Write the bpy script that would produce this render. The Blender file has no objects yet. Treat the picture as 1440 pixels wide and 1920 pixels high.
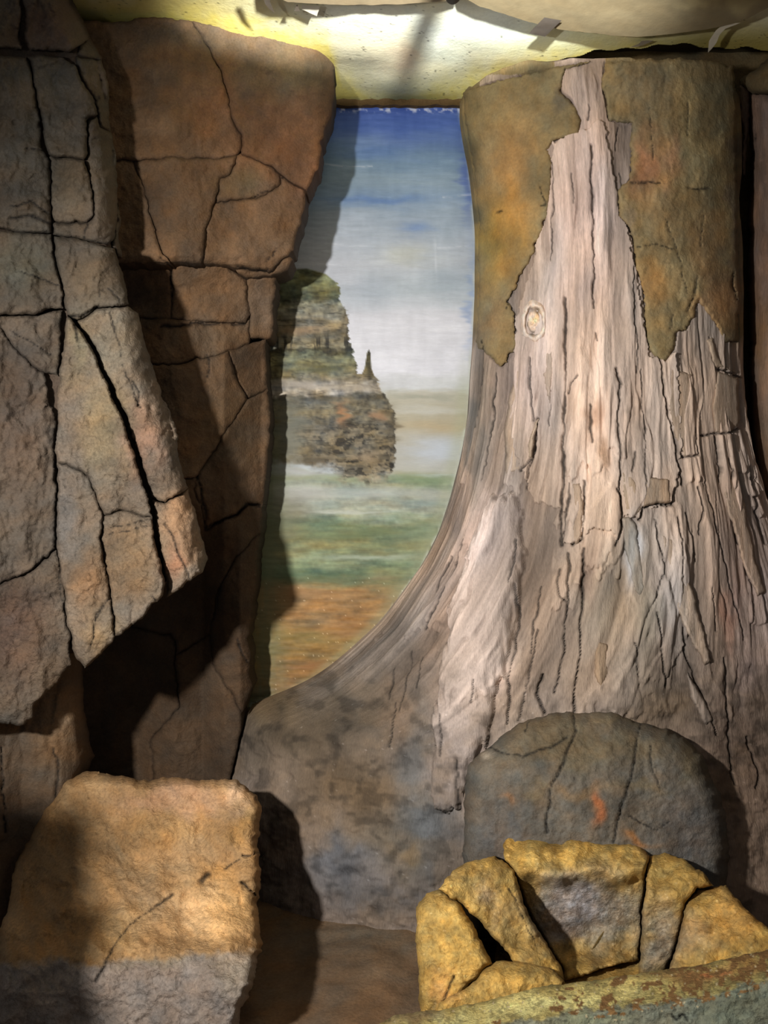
import bpy, math, random
import numpy as np
from mathutils import Vector
from mathutils.geometry import delaunay_2d_cdt
random.seed(7)
C = bpy.context.scene.collection
SC = bpy.context.scene

# ------------------------------------------------------------------ camera
CZ, F = 1.5, 1500.0                      # camera height, focal length in pixels of a 1440x1920 frame
cam_d = bpy.data.cameras.new('camera'); cam = bpy.data.objects.new('camera', cam_d); C.objects.link(cam)
cam.location = (0, 0, CZ); cam.rotation_euler = (math.pi/2, 0, 0)
cam_d.sensor_fit = 'HORIZONTAL'; cam_d.sensor_width = 36.0; cam_d.lens = 36.0*F/1440.0
SC.camera = cam
# ------------------------------------------------------------------ world, lights, exposure
w = bpy.data.worlds.new('world'); SC.world = w; w.use_nodes = True
w.node_tree.nodes['Background'].inputs[0].default_value = (.95, .97, 1.0, 1)
w.node_tree.nodes['Background'].inputs[1].default_value = 0.15
SC.view_settings.view_transform = 'Standard'; SC.view_settings.look = 'None'
SC.view_settings.gamma = 1; SC.view_settings.exposure = .36; SC.view_settings.use_curve_mapping = False
def spot(name, loc, target, power, col, size, angle, blend):
    l = bpy.data.lights.new(name, 'SPOT'); l.energy = power; l.color = col; l.shadow_soft_size = size
    l.spot_size = math.radians(angle); l.spot_blend = blend
    o = bpy.data.objects.new(name, l); C.objects.link(o); o.location = loc
    o.rotation_euler = (Vector(target)-Vector(loc)).to_track_quat('-Z', 'Y').to_euler(); return o
spot('work_light', (-1.25, .3, 1.85), (.35, 3.2, 1.25), 360, (1, .965, .925), .06, 96, 1.0)
spot('ceiling_light', (.35, 1.5, 2.9), (.25, 2.6, 3.89), 520, (1, .98, .92), .03, 84, .35)

# ------------------------------------------------------------------ helpers
def s2l(c):
    c = np.clip(np.asarray(c, float), 0, 255)/255.0
    return np.where(c <= .04045, c/12.92, ((c+.055)/1.055)**2.4)
def hsh(i, j, seed):
    n = (i.astype(np.int64)*374761393 + j.astype(np.int64)*668265263 + seed*1442695041) & 0xffffffff
    n = ((n ^ (n >> 13))*1274126177) & 0xffffffff
    n = n ^ (n >> 16)
    return (n & 0xffffff)/float(0xffffff)
def vnoise(x, y, seed=0):
    x = np.asarray(x, float); y = np.asarray(y, float)
    i = np.floor(x); j = np.floor(y); fx = x-i; fy = y-j; i = i.astype(int); j = j.astype(int)
    fx = fx*fx*fx*(fx*(fx*6-15)+10); fy = fy*fy*fy*(fy*(fy*6-15)+10)
    a = hsh(i, j, seed); b = hsh(i+1, j, seed); c = hsh(i, j+1, seed); d = hsh(i+1, j+1, seed)
    return (a+(b-a)*fx)*(1-fy)+(c+(d-c)*fx)*fy
def fbm(x, y, oc=4, seed=0, gain=.5):            # about -1..1
    s = 0; a = 1; t = 0
    for k in range(oc):
        s = s+a*(vnoise(x*2**k+k*17.3, y*2**k+k*9.1, seed+k)*2-1); t += a; a *= gain
    return s/t*1.5
def ridge(x, y, oc=4, seed=0):                   # 0..1, sharp creases near 1
    s = 0; a = 1; t = 0
    for k in range(oc):
        s = s+a*(1-np.abs(vnoise(x*2**k+k*7.7, y*2**k+k*3.1, seed+k)*2-1)); t += a; a *= .55
    return s/t
def seg_dist(px, py, pts, closed=False):
    pts = np.asarray(pts, float); a = pts if closed else pts[:-1]
    b = np.roll(pts, -1, 0) if closed else pts[1:]
    best = np.full(px.shape, 1e9)
    for (ax, ay), (bx, by) in zip(a, b):
        dx, dy = bx-ax, by-ay; L = dx*dx+dy*dy+1e-9
        t = np.clip(((px-ax)*dx+(py-ay)*dy)/L, 0, 1)
        best = np.minimum(best, (px-ax-t*dx)**2+(py-ay-t*dy)**2)
    return np.sqrt(best)
def inside(px, py, poly):
    poly = np.asarray(poly, float); r = np.zeros(px.shape, bool); n = len(poly)
    for i in range(n):
        x0, y0 = poly[i]; x1, y1 = poly[(i+1) % n]
        if y0 == y1: continue
        c = ((y0 > py) != (y1 > py)) & (px < (x1-x0)*(py-y0)/(y1-y0)+x0); r ^= c
    return r
def warp(px, py, amp=1.0):
    if amp > 1.9:
        return px+amp*(2.4*fbm(px/16, py/22, 4, 191, .75)), py+amp*(2.4*fbm(px/16, py/22, 4, 192, .75))
    return (px+amp*(2.6*fbm(px/34, py/34, 2, 91)+1.5*fbm(px/9, py/9, 2, 92)),
            py+amp*(2.6*fbm(px/34, py/34, 2, 93)+1.5*fbm(px/9, py/9, 2, 94)))
def densify(poly, step):
    out = []; n = len(poly)
    for i in range(n):
        x0, y0 = poly[i]; x1, y1 = poly[(i+1) % n]; k = max(1, int(math.hypot(x1-x0, y1-y0)/step))
        for q in range(k): out.append((x0+(x1-x0)*q/k, y0+(y1-y0)*q/k))
    return np.array(out)
def crack_field(px, py, cracks):
    """cracks: (width px, depth m, points). returns depth and darkness fields"""
    dep = np.zeros(px.shape); dark = np.zeros(px.shape)
    wx = px+3.4*fbm(px/40, py/26, 4, 55, .6); wy = py+3.4*fbm(px/26, py/40, 4, 56, .6)
    for wd, dp, pts in cracks:
        p = np.asarray(pts, float); m = (px > p[:, 0].min()-25) & (px < p[:, 0].max()+25) & (py > p[:, 1].min()-25) & (py < p[:, 1].max()+25)
        if not m.any(): continue
        ww = wd*(.30+.62*vnoise(px[m]/38, py[m]/38, 57))
        d = seg_dist(wx[m], wy[m], p); g = np.exp(-(d/ww)**2)
        dep[m] = np.maximum(dep[m], dp*g); dark[m] = np.maximum(dark[m], g)
    return dep, dark
def paint(px, py, base, blobs, seed=0, var=14, scale=70, ang=0, stretch=1.0):
    """painted colour of the thing, sRGB 0..255; blobs: (cx,cy,rx,ry,rgb,alpha)"""
    col = np.ones(px.shape+(3,))*np.array(base, float)
    qx = px+18*fbm(px/45, py/45, 3, seed+3); qy = py+18*fbm(px/45, py/45, 3, seed+4)
    for cx, cy, rx, ry, rgb, al in blobs:
        m = al*np.exp(-np.clip(((qx-cx)/rx)**2+((qy-cy)/ry)**2, 0, 40)**1.3)
        col = col*(1-m[..., None])+np.array(rgb, float)*m[..., None]
    ca, sa = math.cos(ang), math.sin(ang); a = (px*ca+py*sa)/scale; b = (-px*sa+py*ca)/scale*stretch
    n1 = fbm(a, b, 5, seed+11, .62); n2 = fbm(a*1.7+9, b*1.7, 4, seed+31, .6)
    col = col*(1+var/100*n1[..., None]); col = col+n2[..., None]*np.array([var*.35, 0, -var*.3])
    return col
def P(px, py, D):
    px = np.asarray(px, float); py = np.asarray(py, float); D = np.asarray(D, float)*np.ones(px.shape)
    return np.stack([(px-720)/F*D, D, CZ-(py-960)/F*D], -1)

_mats = {}
def mat(name, rough=.85, bump=.25, scale=90, speck=.18, stretch=(1, 1, 1), spec=.3):
    if name in _mats: return _mats[name]
    m = bpy.data.materials.new(name); m.use_nodes = True; t = m.node_tree; n = t.nodes; L = t.links
    b = n['Principled BSDF']; b.inputs['Roughness'].default_value = rough; b.inputs['Specular IOR Level'].default_value = spec
    a = n.new('ShaderNodeVertexColor'); a.layer_name = 'Col'
    tc = n.new('ShaderNodeTexCoord'); mp = n.new('ShaderNodeMapping'); mp.inputs['Scale'].default_value = stretch
    L.new(tc.outputs['Object'], mp.inputs['Vector'])
    n1 = n.new('ShaderNodeTexNoise'); n1.inputs['Scale'].default_value = scale; n1.inputs['Detail'].default_value = 6; n1.inputs['Roughness'].default_value = .65
    n2 = n.new('ShaderNodeTexNoise'); n2.inputs['Scale'].default_value = scale*.22; n2.inputs['Detail'].default_value = 5
    L.new(mp.outputs[0], n1.inputs['Vector']); L.new(mp.outputs[0], n2.inputs['Vector'])
    mr = n.new('ShaderNodeMapRange'); mr.inputs['From Min'].default_value = .3; mr.inputs['From Max'].default_value = .7
    mr.inputs['To Min'].default_value = 1-speck; mr.inputs['To Max'].default_value = 1+speck; L.new(n1.outputs[0], mr.inputs['Value'])
    mx = n.new('ShaderNodeVectorMath'); mx.operation = 'SCALE'; L.new(a.outputs['Color'], mx.inputs[0]); L.new(mr.outputs[0], mx.inputs['Scale'])
    L.new(mx.outputs[0], b.inputs['Base Color'])
    ad = n.new('ShaderNodeMath'); ad.operation = 'MULTIPLY_ADD'; ad.inputs[1].default_value = 1.6
    L.new(n2.outputs[0], ad.inputs[0]); L.new(n1.outputs[0], ad.inputs[2])
    bp = n.new('ShaderNodeBump'); bp.inputs['Strength'].default_value = bump; bp.inputs['Distance'].default_value = .01
    L.new(ad.outputs[0], bp.inputs['Height']); L.new(bp.outputs[0], b.inputs['Normal'])
    _mats[name] = m; return m

def make(name, verts, tris, col, m, parent=None, smooth=True, quads=None):
    me = bpy.data.meshes.new(name)
    faces = tris.tolist() if hasattr(tris, 'tolist') else tris
    me.from_pydata(np.asarray(verts).tolist(), [], faces)
    if col is not None:
        at = me.color_attributes.new('Col', 'FLOAT_COLOR', 'POINT')
        c4 = np.ones((len(verts), 4), np.float32); c4[:, :3] = np.clip(s2l(col), .004, .95); at.data.foreach_set('color', c4.ravel())
    if smooth: me.polygons.foreach_set('use_smooth', np.ones(len(me.polygons), bool))
    me.materials.append(m); me.update()
    o = bpy.data.objects.new(name, me); C.objects.link(o)
    if parent is not None: o.parent = parent; o.matrix_parent_inverse = parent.matrix_world.inverted()
    return o
def tag(o, label, cat, group=None):
    o['label'] = label; o['category'] = cat
    if group: o['group'] = group
    return o
def thing(name, label, cat, loc, group=None):
    o = bpy.data.objects.new(name, None); C.objects.link(o); o.location = loc; o.empty_display_size = .1
    bpy.context.view_layer.update()
    return tag(o, label, cat, group)

def slab(name, parent, poly, dfn, colfn, m, edge=.02, rad=8, thick=.15, step=5, amp=.006, nsc=45, nstretch=1.0,
         bulge=0, cracks=(), seed=0, w=1.0, cdark=.62, tilt=(0, 0), extra=None, edark=.18, out=0, ray=1.0, shrink=0, shell=False):
    """a solid piece: an outline with a relief front, a rounded edge and real thickness behind it"""
    step = step*.68; bd = densify(poly, step*.9); bx, by = warp(bd[:, 0], bd[:, 1], w)
    x0, x1, y0, y1 = bx.min(), bx.max(), by.min(), by.max()
    gx, gy = np.meshgrid(np.arange(x0, x1, step), np.arange(y0, y1, step)); gx = gx.ravel(); gy = gy.ravel()
    rg = np.random.RandomState(seed+5); gx = gx+rg.uniform(-.3, .3, gx.size)*step; gy = gy+rg.uniform(-.3, .3, gy.size)*step
    ring = np.stack([bx, by], -1); k = inside(gx, gy, ring); gx, gy = gx[k], gy[k]
    d = seg_dist(gx, gy, ring, True); k = d > step*.55; gx, gy = gx[k], gy[k]
    n = len(bx); pts = [Vector((a, b)) for a, b in zip(np.r_[bx, gx], np.r_[by, gy])]
    vs, es, fs, ov, oe, of = delaunay_2d_cdt(pts, [(i, (i+1) % n) for i in range(n)], [], 1, 1e-4)
    vx = np.array([v.x for v in vs]); vy = np.array([v.y for v in vs])
    inv = {}
    for i, o in enumerate(ov):
        for q in o: inv[q] = i
    loop = []
    for i in range(n):
        q = inv.get(i)
        if q is not None and (not loop or loop[-1] != q): loop.append(q)
    d = seg_dist(vx, vy, ring, True); t = np.clip(d/rad, 0, 1)
    D = dfn(vx, vy)+edge*(1-np.sqrt(np.clip(1-(1-t)**2, 0, 1)))
    cx, cy = vx.mean(), vy.mean(); sp = max(np.ptp(vx), np.ptp(vy))
    D = D+tilt[0]*(vx-cx)/1000+tilt[1]*(vy-cy)/1000
    if bulge: D = D-bulge*np.sqrt(np.clip(d/(d.max()+1e-6), 0, 1))
    D = D-amp*fbm(vx/nsc, vy/nsc*nstretch, 4, seed+40)*np.clip(d/6+.3, 0, 1)-amp*.35*fbm(vx/9, vy/9*nstretch, 3, seed+50)
    D = D-amp*1.0*(np.round(fbm(vx/nsc/1.6+5, vy/nsc/1.6*nstretch, 3, seed+60)*2.2)/2.2)
    dep, dark = crack_field(vx, vy, cracks); D = D+dep
    if extra is not None: D = D+extra(vx, vy)
    D = D-out
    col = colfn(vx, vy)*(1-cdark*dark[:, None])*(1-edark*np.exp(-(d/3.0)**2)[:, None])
    V = P(vx, vy, D); B = V[loop].copy(); q_ = 1+ray*thick/B[:, 1]
    B[:, 0] *= q_; B[:, 2] = CZ+(B[:, 2]-CZ)*q_; m_ = B.mean(0); B[:, 0] -= (B[:, 0]-m_[0])*shrink; B[:, 2] -= (B[:, 2]-m_[2])*shrink; B[:, 1] += thick
    faces = []
    for f in fs:
        f = list(f)
        a, b, c = [(vx[q], vy[q]) for q in f[:3]]
        if (b[0]-a[0])*(c[1]-a[1])-(b[1]-a[1])*(c[0]-a[0]) > 0: f.reverse()
        faces.append(f)
    # sides on their own verts so that the rim stays crisp
    nv = len(V); L = len(loop); A = V[loop]; allv = np.concatenate([V, A, B]); allc = np.concatenate([col, col[loop]*.85, col[loop]*.7])
    area = sum(vx[loop[i]]*vy[loop[(i+1) % L]]-vx[loop[(i+1) % L]]*vy[loop[i]] for i in range(L))
    for i in range(L):
        j = (i+1) % L; q = [nv+i, nv+j, nv+L+j, nv+L+i]
        if area < 0: q.reverse()
        faces.append(q)
    bk = [nv+L+i for i in range(L)]
    if area > 0: bk.reverse()
    bk.reverse()
    if not shell: faces.append(bk)
    return make(name, allv, faces, allc, m, parent)

def interp(tab):
    t = np.array(tab, float); return lambda v: np.interp(v, t[:, 0], t[:, 1])
exec_stage = []

# ------------------------------------------------------------------ materials
M_rock = mat('sandstone', .8, .55, 120, .2)
M_rough = mat('rough_stone', .7, .8, 110, .28)
M_wood = mat('petrified_wood', .82, .5, 60, .16, (3.2, 3.2, .6))
M_bark = mat('bark', .85, .45, 90, .16)
M_paint = mat('mural_paint', .6, .12, 60, .05, (.5, 1, 3))
M_ceil = mat('ceiling_plaster', .75, .2, 60, .06)
M_floor = mat('dirt', .9, .4, 90, .2)
M_sheet = mat('masking_paper', .6, .1, 30, .04)

# ================================================================== setting
def plane_grid(name, fn, nu, nv, colfn, m, kind='structure'):
    u, v = np.meshgrid(np.linspace(0, 1, nu), np.linspace(0, 1, nv)); u = u.ravel(); v = v.ravel()
    V = fn(u, v); i = np.arange((nv-1)*nu).reshape(nv-1, nu)[:, :-1].ravel()
    q = np.stack([i, i+1, i+nu+1, i+nu], -1)
    px = 720+F*V[:, 0]/np.maximum(V[:, 1], .3); py = 960-F*(V[:, 2]-CZ)/np.maximum(V[:, 1], .3)
    o = make(name, V, q, colfn(V, px, py), m)
    if kind: o['kind'] = kind
    return o
# floor: beaten earth, z = 0
def floor_pos(u, v):
    x = -2.6+5.2*u; y = .6+3.2*v
    return np.stack([x, y, .012*fbm(x*3, y*3, 4, 3)+.006*fbm(x*14, y*14, 3, 5)], -1)
plane_grid('floor', floor_pos, 260, 180, lambda V, px, py: paint(V[:, 0]*400, V[:, 1]*400, (112, 90, 68),
    [(0, 1150, 120, 100, (120, 104, 84), .7)], 21, 22, 60), M_floor)
# ceiling: pale plaster panel, yellow along its edges
def ceil_pos(u, v):
    x = -2.4+4.8*u; y = .8+2.9*v
    return np.stack([x, y, 3.36+.015*fbm(x*2, y*2, 3, 8)-.05*np.clip(np.abs(x-.05)-1.0, 0, 2)], -1)
def ceil_col(V, px, py):
    c = paint(px, py, (226, 224, 196), [(560, 40, 260, 30, (216, 224, 220), .9), (880, 60, 190, 50, (222, 232, 226), .9), (1150, 85, 300, 22, (214, 222, 190), .7),
        (300, 10, 180, 28, (206, 190, 118), .9), (300, 35, 260, 12, (226, 214, 140), .9), (760, 110, 30, 22, (226, 190, 160), .8), (700, 90, 90, 60, (236, 228, 196), .8)], 61, 5, 60, 0, 1.6)
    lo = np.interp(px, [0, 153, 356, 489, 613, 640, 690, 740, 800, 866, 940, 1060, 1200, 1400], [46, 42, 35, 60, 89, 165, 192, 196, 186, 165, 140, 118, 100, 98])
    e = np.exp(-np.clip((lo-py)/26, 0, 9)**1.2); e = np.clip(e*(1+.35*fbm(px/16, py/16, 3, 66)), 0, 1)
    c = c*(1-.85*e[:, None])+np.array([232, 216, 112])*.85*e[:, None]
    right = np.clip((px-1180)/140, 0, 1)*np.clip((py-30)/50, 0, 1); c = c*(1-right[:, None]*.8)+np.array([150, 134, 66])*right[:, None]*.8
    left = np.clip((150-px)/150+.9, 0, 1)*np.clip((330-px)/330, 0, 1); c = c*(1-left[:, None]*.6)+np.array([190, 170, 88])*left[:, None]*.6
    sp = (vnoise(px/3.2, py/2.2, 71) > .93) & (fbm(px/50, py/30, 2, 72) > -.05); c = np.where(sp[:, None], c*.62, c)
    blue = np.exp(-((px-745)/60)**2-((py-180)/26)**2); c = c*(1-.55*blue[:, None])+np.array([120, 132, 128])*.55*blue[:, None]
    return c
def ceil_pos2(u, v):                                   # finer where the photograph sees it
    x = -2.2+4.4*u; y = 2.6+1.1*v
    return np.stack([x, y, 3.36+.015*fbm(x*2, y*2, 3, 8)-.05*np.clip(np.abs(x-.05)-1.0, 0, 2)], -1)
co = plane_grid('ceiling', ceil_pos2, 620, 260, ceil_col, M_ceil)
import bmesh
bm = bmesh.new(); bm.from_mesh(co.data); kill = []
for f in bm.faces:                                       # the plaster stops short of the trunk and leaves a dark gap
    c = f.calc_center_median(); X = 720+F*c.x/c.y; Y = 960-F*(c.z-CZ)/c.y
    if X > 905 and Y > np.interp(X, [850, 866, 940, 1010, 1100, 1190, 1300, 1400, 1600], [172, 161, 136, 117, 101, 87, 84, 92, 110])+3*math.sin(X/23)+2*math.sin(X/9): kill.append(f)
bmesh.ops.delete(bm, geom=kill, context='FACES'); bm.to_mesh(co.data); bm.free()
up = plane_grid('ceiling', lambda u, v: np.stack([-2.4+4.8*u, .6+3.1*v, 3.62+0*u], -1), 40, 30, lambda V, px, py: np.ones((len(V), 3))*np.array((70, 62, 44)), M_ceil)
def wall(name, a, b, z0, z1, rgb):
    def fn(u, v):
        x = a[0]+(b[0]-a[0])*u; y = a[1]+(b[1]-a[1])*u; z = z0+(z1-z0)*v
        return np.stack([x+.02*fbm(z*3, x*3+y*3, 3, 4), y+.02*fbm(x*3+y, z*3, 3, 7), z], -1)
    return plane_grid(name, fn, 90, 90, lambda V, px, py: paint(V[:, 0]*300+V[:, 1]*200, V[:, 2]*300, rgb, [], 15, 25, 60), M_floor)
wall('wall_back', (-2.5, 3.68), (2.5, 3.68), -.05, 3.66, (96, 82, 56))
wall('wall_right', (2.1, 3.7), (2.1, 1.0), -.05, 3.66, (80, 66, 52))

# lower left wall of dark rock, behind the boulder
def lw_d(px, py): return 2.78+.25*np.clip((px-60)/120, 0, 1)**2-.12*np.clip((40-px)/80, 0, 1)
o = slab('wall_left', None, [(-160, 1180), (150, 1180), (158, 1330), (176, 1420), (150, 1470), (128, 1600), (110, 1800), (110, 2010), (-160, 2010)],
     lw_d, lambda x, y: paint(x, y, (98, 80, 62), [(120, 1380, 50, 60, (120, 96, 70), .8), (20, 1700, 40, 200, (106, 84, 64), .7)], 77, 20, 60, 1.4, .5),
     M_rock, edge=.12, rad=30, thick=.25, step=6, amp=.012, nsc=60, nstretch=.4,
     cracks=[(3, .02, [(3, 1400), (6, 1480), (10, 1560)]), (3, .015, [(100, 1400), (110, 1440), (104, 1500)])], seed=77)
o['kind'] = 'structure'

# dark ledge strip under the ceiling, over the mural
def boxmesh(name, x0, x1, y0, y1, z0, z1, rgb, m, parent=None, n=24, seed=1, amp=.004):
    vs, fs = [], []
    secs = [(y0, z0), (y0, z1), (y1, z1), (y1, z0)]
    for i in range(n+1):
        x = x0+(x1-x0)*i/n
        for y, z in secs: vs.append((x, y+random.uniform(-amp, amp), z+random.uniform(-amp, amp)))
    for i in range(n):
        for k in range(4):
            a = i*4+k; b = i*4+(k+1) % 4; fs.append([a, b, b+4, a+4])
    fs.append([0, 3, 2, 1]); fs.append([n*4+k for k in range(4)])
    vs = np.array(vs); return make(name, vs, fs, np.ones((len(vs), 3))*np.array(rgb), m, parent, smooth=False)
o = boxmesh('trim_1', -.26, .36, 3.575, 3.64, 3.318, 3.345, (92, 72, 44), M_bark); o['kind'] = 'structure'

# added unseen board just above the frame, screening the uplight from the wall
o = boxmesh('uplight_baffle', -1.6, 1.9, 1.98, 2.01, 2.83, 3.018, (120, 104, 80), M_bark, amp=.001); o['kind'] = 'structure'
# unseen block added outside the frame to throw shade on the boulder's left
def shadow_blocker():
    vs, fs = [], []; rows = [(0, -.93), (.5, -.97), (.95, -.995), (1.01, -1.0), (1.03, -1.065), (1.12, -1.075), (1.20, -1.11), (1.23, -1.25), (1.26, -1.7)]
    for z, x in rows: vs += [(x, 1.2, z), (x-.02, 1.45, z), (-2.2, 1.45, z), (-2.2, 1.2, z)]
    n = len(rows)
    for i in range(n-1):
        for k in range(4): a = i*4+k; b = i*4+(k+1) % 4; fs.append([a, b, b+4, a+4])
    fs.append([0, 3, 2, 1]); fs.append([(n-1)*4+k for k in range(4)])
    o = make('wall_left', np.array(vs), fs, np.ones((len(vs), 3))*np.array((96, 80, 62)), M_rock, smooth=False); o['kind'] = 'structure'  # added shadow caster, no part of the left wall
shadow_blocker()

# ================================================================== painted mural
LE = [(160, 866), (210, 866), (260, 874), (300, 882), (360, 889), (420, 894), (550, 895), (640, 890), (700, 885), (780, 880), (850, 868), (930, 848), (1000, 825),
      (1060, 795), (1110, 760), (1170, 715), (1230, 650), (1270, 600), (1300, 545), (1320, 470)]
ledge = interp(LE)
def mural_col(x, y):
    n = lambda sx, sy, s, oc=4: fbm(x/sx, y/sy, oc, s)
    sky = [(195, (70, 96, 178)), (235, (76, 104, 176)), (262, (98, 124, 176)), (300, (116, 142, 170)), (340, (140, 160, 178)), (372, (128, 152, 182)), (395, (150, 166, 184)), (450, (168, 178, 190)),
           (500, (184, 190, 198)), (545, (176, 186, 194)), (600, (204, 206, 214)), (700, (212, 214, 222)), (730, (190, 194, 192)), (760, (178, 178, 168)), (800, (176, 168, 146)),
           (835, (178, 184, 192)), (885, (178, 186, 190)), (900, (146, 152, 122)), (1330, (146, 130, 88))]
    yy = y+10*n(110, 22, 1)+4*n(30, 8, 2)
    c = np.stack([np.interp(yy, [s[0] for s in sky], [s[1][k] for s in sky]) for k in range(3)], -1)
    def mix(m, rgb):
        nonlocal c
        m = np.clip(m, 0, 1)[..., None]; c = c*(1-m)+np.array(rgb, float)*m
    def blob(cx, cy, rx, ry, rgb, a, p=1.2):
        qx = x+14*n(50, 10, 5); qy = y+6*n(60, 14, 6)
        mix(a*np.exp(-np.clip(((qx-cx)/rx)**2+((qy-cy)/ry)**2, 0, 30)**p), rgb)
    # broad brush strokes in the sky
    for b in [(700, 285, 60, 12, (84, 116, 176), .5), (700, 375, 90, 7, (104, 134, 184), .8), (780, 430, 30, 12, (120, 146, 190), .8), (760, 480, 50, 20, (200, 202, 190), .6), (640, 430, 70, 40, (178, 188, 200), .5),
              (830, 400, 40, 60, (150, 168, 184), .4), (880, 330, 14, 70, (84, 106, 170), .8), (886, 560, 10, 90, (140, 160, 196), .7), (690, 540, 50, 30, (158, 170, 184), .5), (840, 520, 50, 30, (150, 168, 184), .4),
              (560, 260, 60, 120, (96, 120, 140), .35), (600, 480, 70, 50, (196, 200, 210), .5), (720, 640, 130, 60, (218, 219, 226), .5), (640, 520, 60, 26, (200, 203, 212), .6)]: blob(*b)
    bl = n(55, 34, 50); c = c+(7*bl+5*n(34, 5, 8)*np.clip(.5+bl, 0, 1.5)+4*n(12, 40, 9)+2.5*n(120, 3, 51))[..., None]
    vs_ = np.exp(-((x-(815+.02*(y-400)))/2.2)**2)*np.clip(n(20, 60, 52)+.2, 0, 1)*(y > 380)*(y < 560); mix(.6*vs_, (206, 212, 220))
    for (lx0, lx1, ly) in [(600, 690, 458), (560, 640, 497), (830, 888, 367), (820, 880, 462), (590, 700, 310)]: mix(.5*np.exp(-((y-ly-3*np.sin(x/25))/1.8)**2)*(x > lx0)*(x < lx1)*np.clip(.5+n(12, 3, 53), 0, 1), (214, 218, 226))
    # far shore
    mix(np.clip((y-728-5*n(40, 9, 12))/8, 0, 1)*(y < 890)*np.clip((x-710)/20, 0, 1)*.5, (168, 160, 136))
    for b in [(800, 770, 80, 7, (190, 190, 182), .7), (820, 800, 70, 9, (176, 160, 128), .8), (830, 845, 60, 28, (184, 192, 202), .9), (790, 745, 60, 4, (148, 150, 136), .6)]: blob(*b)
    # meadow below
    mead = np.clip((y-892-6*n(40, 12, 14))/10, 0, 1)
    g = [(890, (128, 138, 108)), (930, (152, 156, 138)), (955, (150, 156, 140)), (985, (106, 118, 86)), (1020, (124, 124, 84)), (1050, (130, 138, 104)), (1080, (98, 114, 84)),
         (1105, (150, 118, 76)), (1160, (156, 118, 72)), (1200, (138, 112, 66)), (1250, (136, 106, 60)), (1290, (146, 106, 64)), (1340, (110, 90, 60))]
    y2 = y+11*n(90, 20, 15)+5*n(22, 9, 16)-.03*(x-650)
    gc = np.stack([np.interp(y2, [s[0] for s in g], [s[1][k] for s in g]) for k in range(3)], -1)
    gc = gc*(1+.10*n(70, 6, 18)[..., None]+.13*n(28, 11, 118)[..., None]+.06*n(6, 6, 119)[..., None])+(n(60, 16, 19)*12)[..., None]*np.array([1, .1, -.6])
    c = c*(1-mead[..., None])+gc*mead[..., None]
    for b in [(660, 1000, 110, 9, (94, 112, 80), .6), (560, 925, 70, 26, (176, 178, 176), .8), (700, 925, 90, 12, (168, 174, 172), .7), (820, 930, 60, 20, (176, 182, 180), .6), (620, 960, 130, 3, (190, 196, 186), .8),
              (540, 960, 50, 34, (108, 104, 84), .6), (520, 1000, 40, 50, (112, 112, 88), .5), (700, 1045, 100, 6, (168, 178, 160), .7), (600, 1085, 100, 12, (92, 108, 76), .6), (800, 1010, 60, 40, (150, 160, 128), .5),
              (800, 900, 50, 14, (120, 140, 100), .5), (560, 1110, 90, 14, (164, 126, 84), .6), (720, 1085, 40, 10, (150, 124, 92), .5), (580, 1250, 60, 10, (168, 112, 64), .6), (660, 1180, 70, 14, (160, 112, 66), .5),
              (560, 1190, 60, 12, (118, 110, 62), .5), (760, 1110, 50, 12, (136, 132, 96), .6), (520, 1220, 50, 14, (120, 110, 64), .4)]: blob(*b)
    # butte
    R = [(500, 560), (503, 590), (512, 610), (525, 633), (572, 640), (582, 652), (640, 656), (680, 668), (700, 672), (704, 700), (722, 712), (740, 722), (762, 736), (780, 743), (860, 742), (882, 738), (892, 730)]
    r = np.interp(y, [a for a, _ in R], [b for _, b in R])+3.5*n(9, 5, 22, 3)
    lowb = np.interp(x, [480, 540, 600, 650, 690, 720, 745], [880, 878, 884, 905, 914, 908, 885])+14*n(20, 12, 23)
    tp = np.interp(x, [500, 540, 575, 610, 630], [512, 504, 502, 512, 528])
    m = np.clip((r-x)/2.0, 0, 1)*np.clip((y-tp)/3, 0, 1)*np.clip((lowb-y)/22, 0, 1)
    sw = np.interp(y, [654, 662, 690, 704, 716], [0, 4, 7, 13, 26]); m = np.maximum(m, np.clip((sw-np.abs(x-690+.05*(y-690)))/1.5, 0, 1)*(y > 654)*(y < 716))
    bc = [(500, (120, 124, 92)), (528, (112, 116, 86)), (548, (98, 100, 74)), (562, (80, 82, 60)), (572, (140, 138, 116)), (590, (126, 120, 102)), (612, (140, 126, 98)), (632, (116, 108, 86)), (652, (124, 118, 96)), (659, (62, 60, 44)), (664, (116, 116, 88)), (690, (108, 106, 80)), (712, (124, 116, 96)), (724, (158, 150, 136)), (736, (150, 142, 128)),
          (744, (86, 82, 70)), (765, (118, 110, 88)), (800, (104, 96, 78)), (830, (120, 110, 88)), (860, (92, 84, 66)), (885, (110, 102, 84)), (900, (136, 128, 108))]
    y3 = y+7*n(45, 16, 25)+4*n(12, 7, 26)+.04*(x-600)
    b_ = np.stack([np.interp(y3, [s[0] for s in bc], [s[1][k] for s in bc]) for k in range(3)], -1)
    b_ = b_*(1+.22*n(22, 6, 27)[..., None]+.18*n(7, 9, 127)[..., None])+12*n(30, 18, 128)[..., None]*np.array([1, .3, -.8])
    lay = np.clip((np.abs(n(60, 11, 129))-.02)*9, 0, 1); b_ = b_*(.74+.26*lay[..., None])
    dk = np.clip((n(13, 8, 28)-.10)*5, 0, 1)*np.clip((y-770)/40, 0, 1)*np.clip((x-570)/60, .15, 1); b_ = b_*(1-.5*dk[..., None])
    lt_ = np.clip((n(16, 13, 130)-.18)*5, 0, 1)*np.clip((y-790)/30, 0, 1); b_ = b_*(1-.5*lt_[..., None])+np.array([158, 144, 118])*.5*lt_[..., None]
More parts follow.
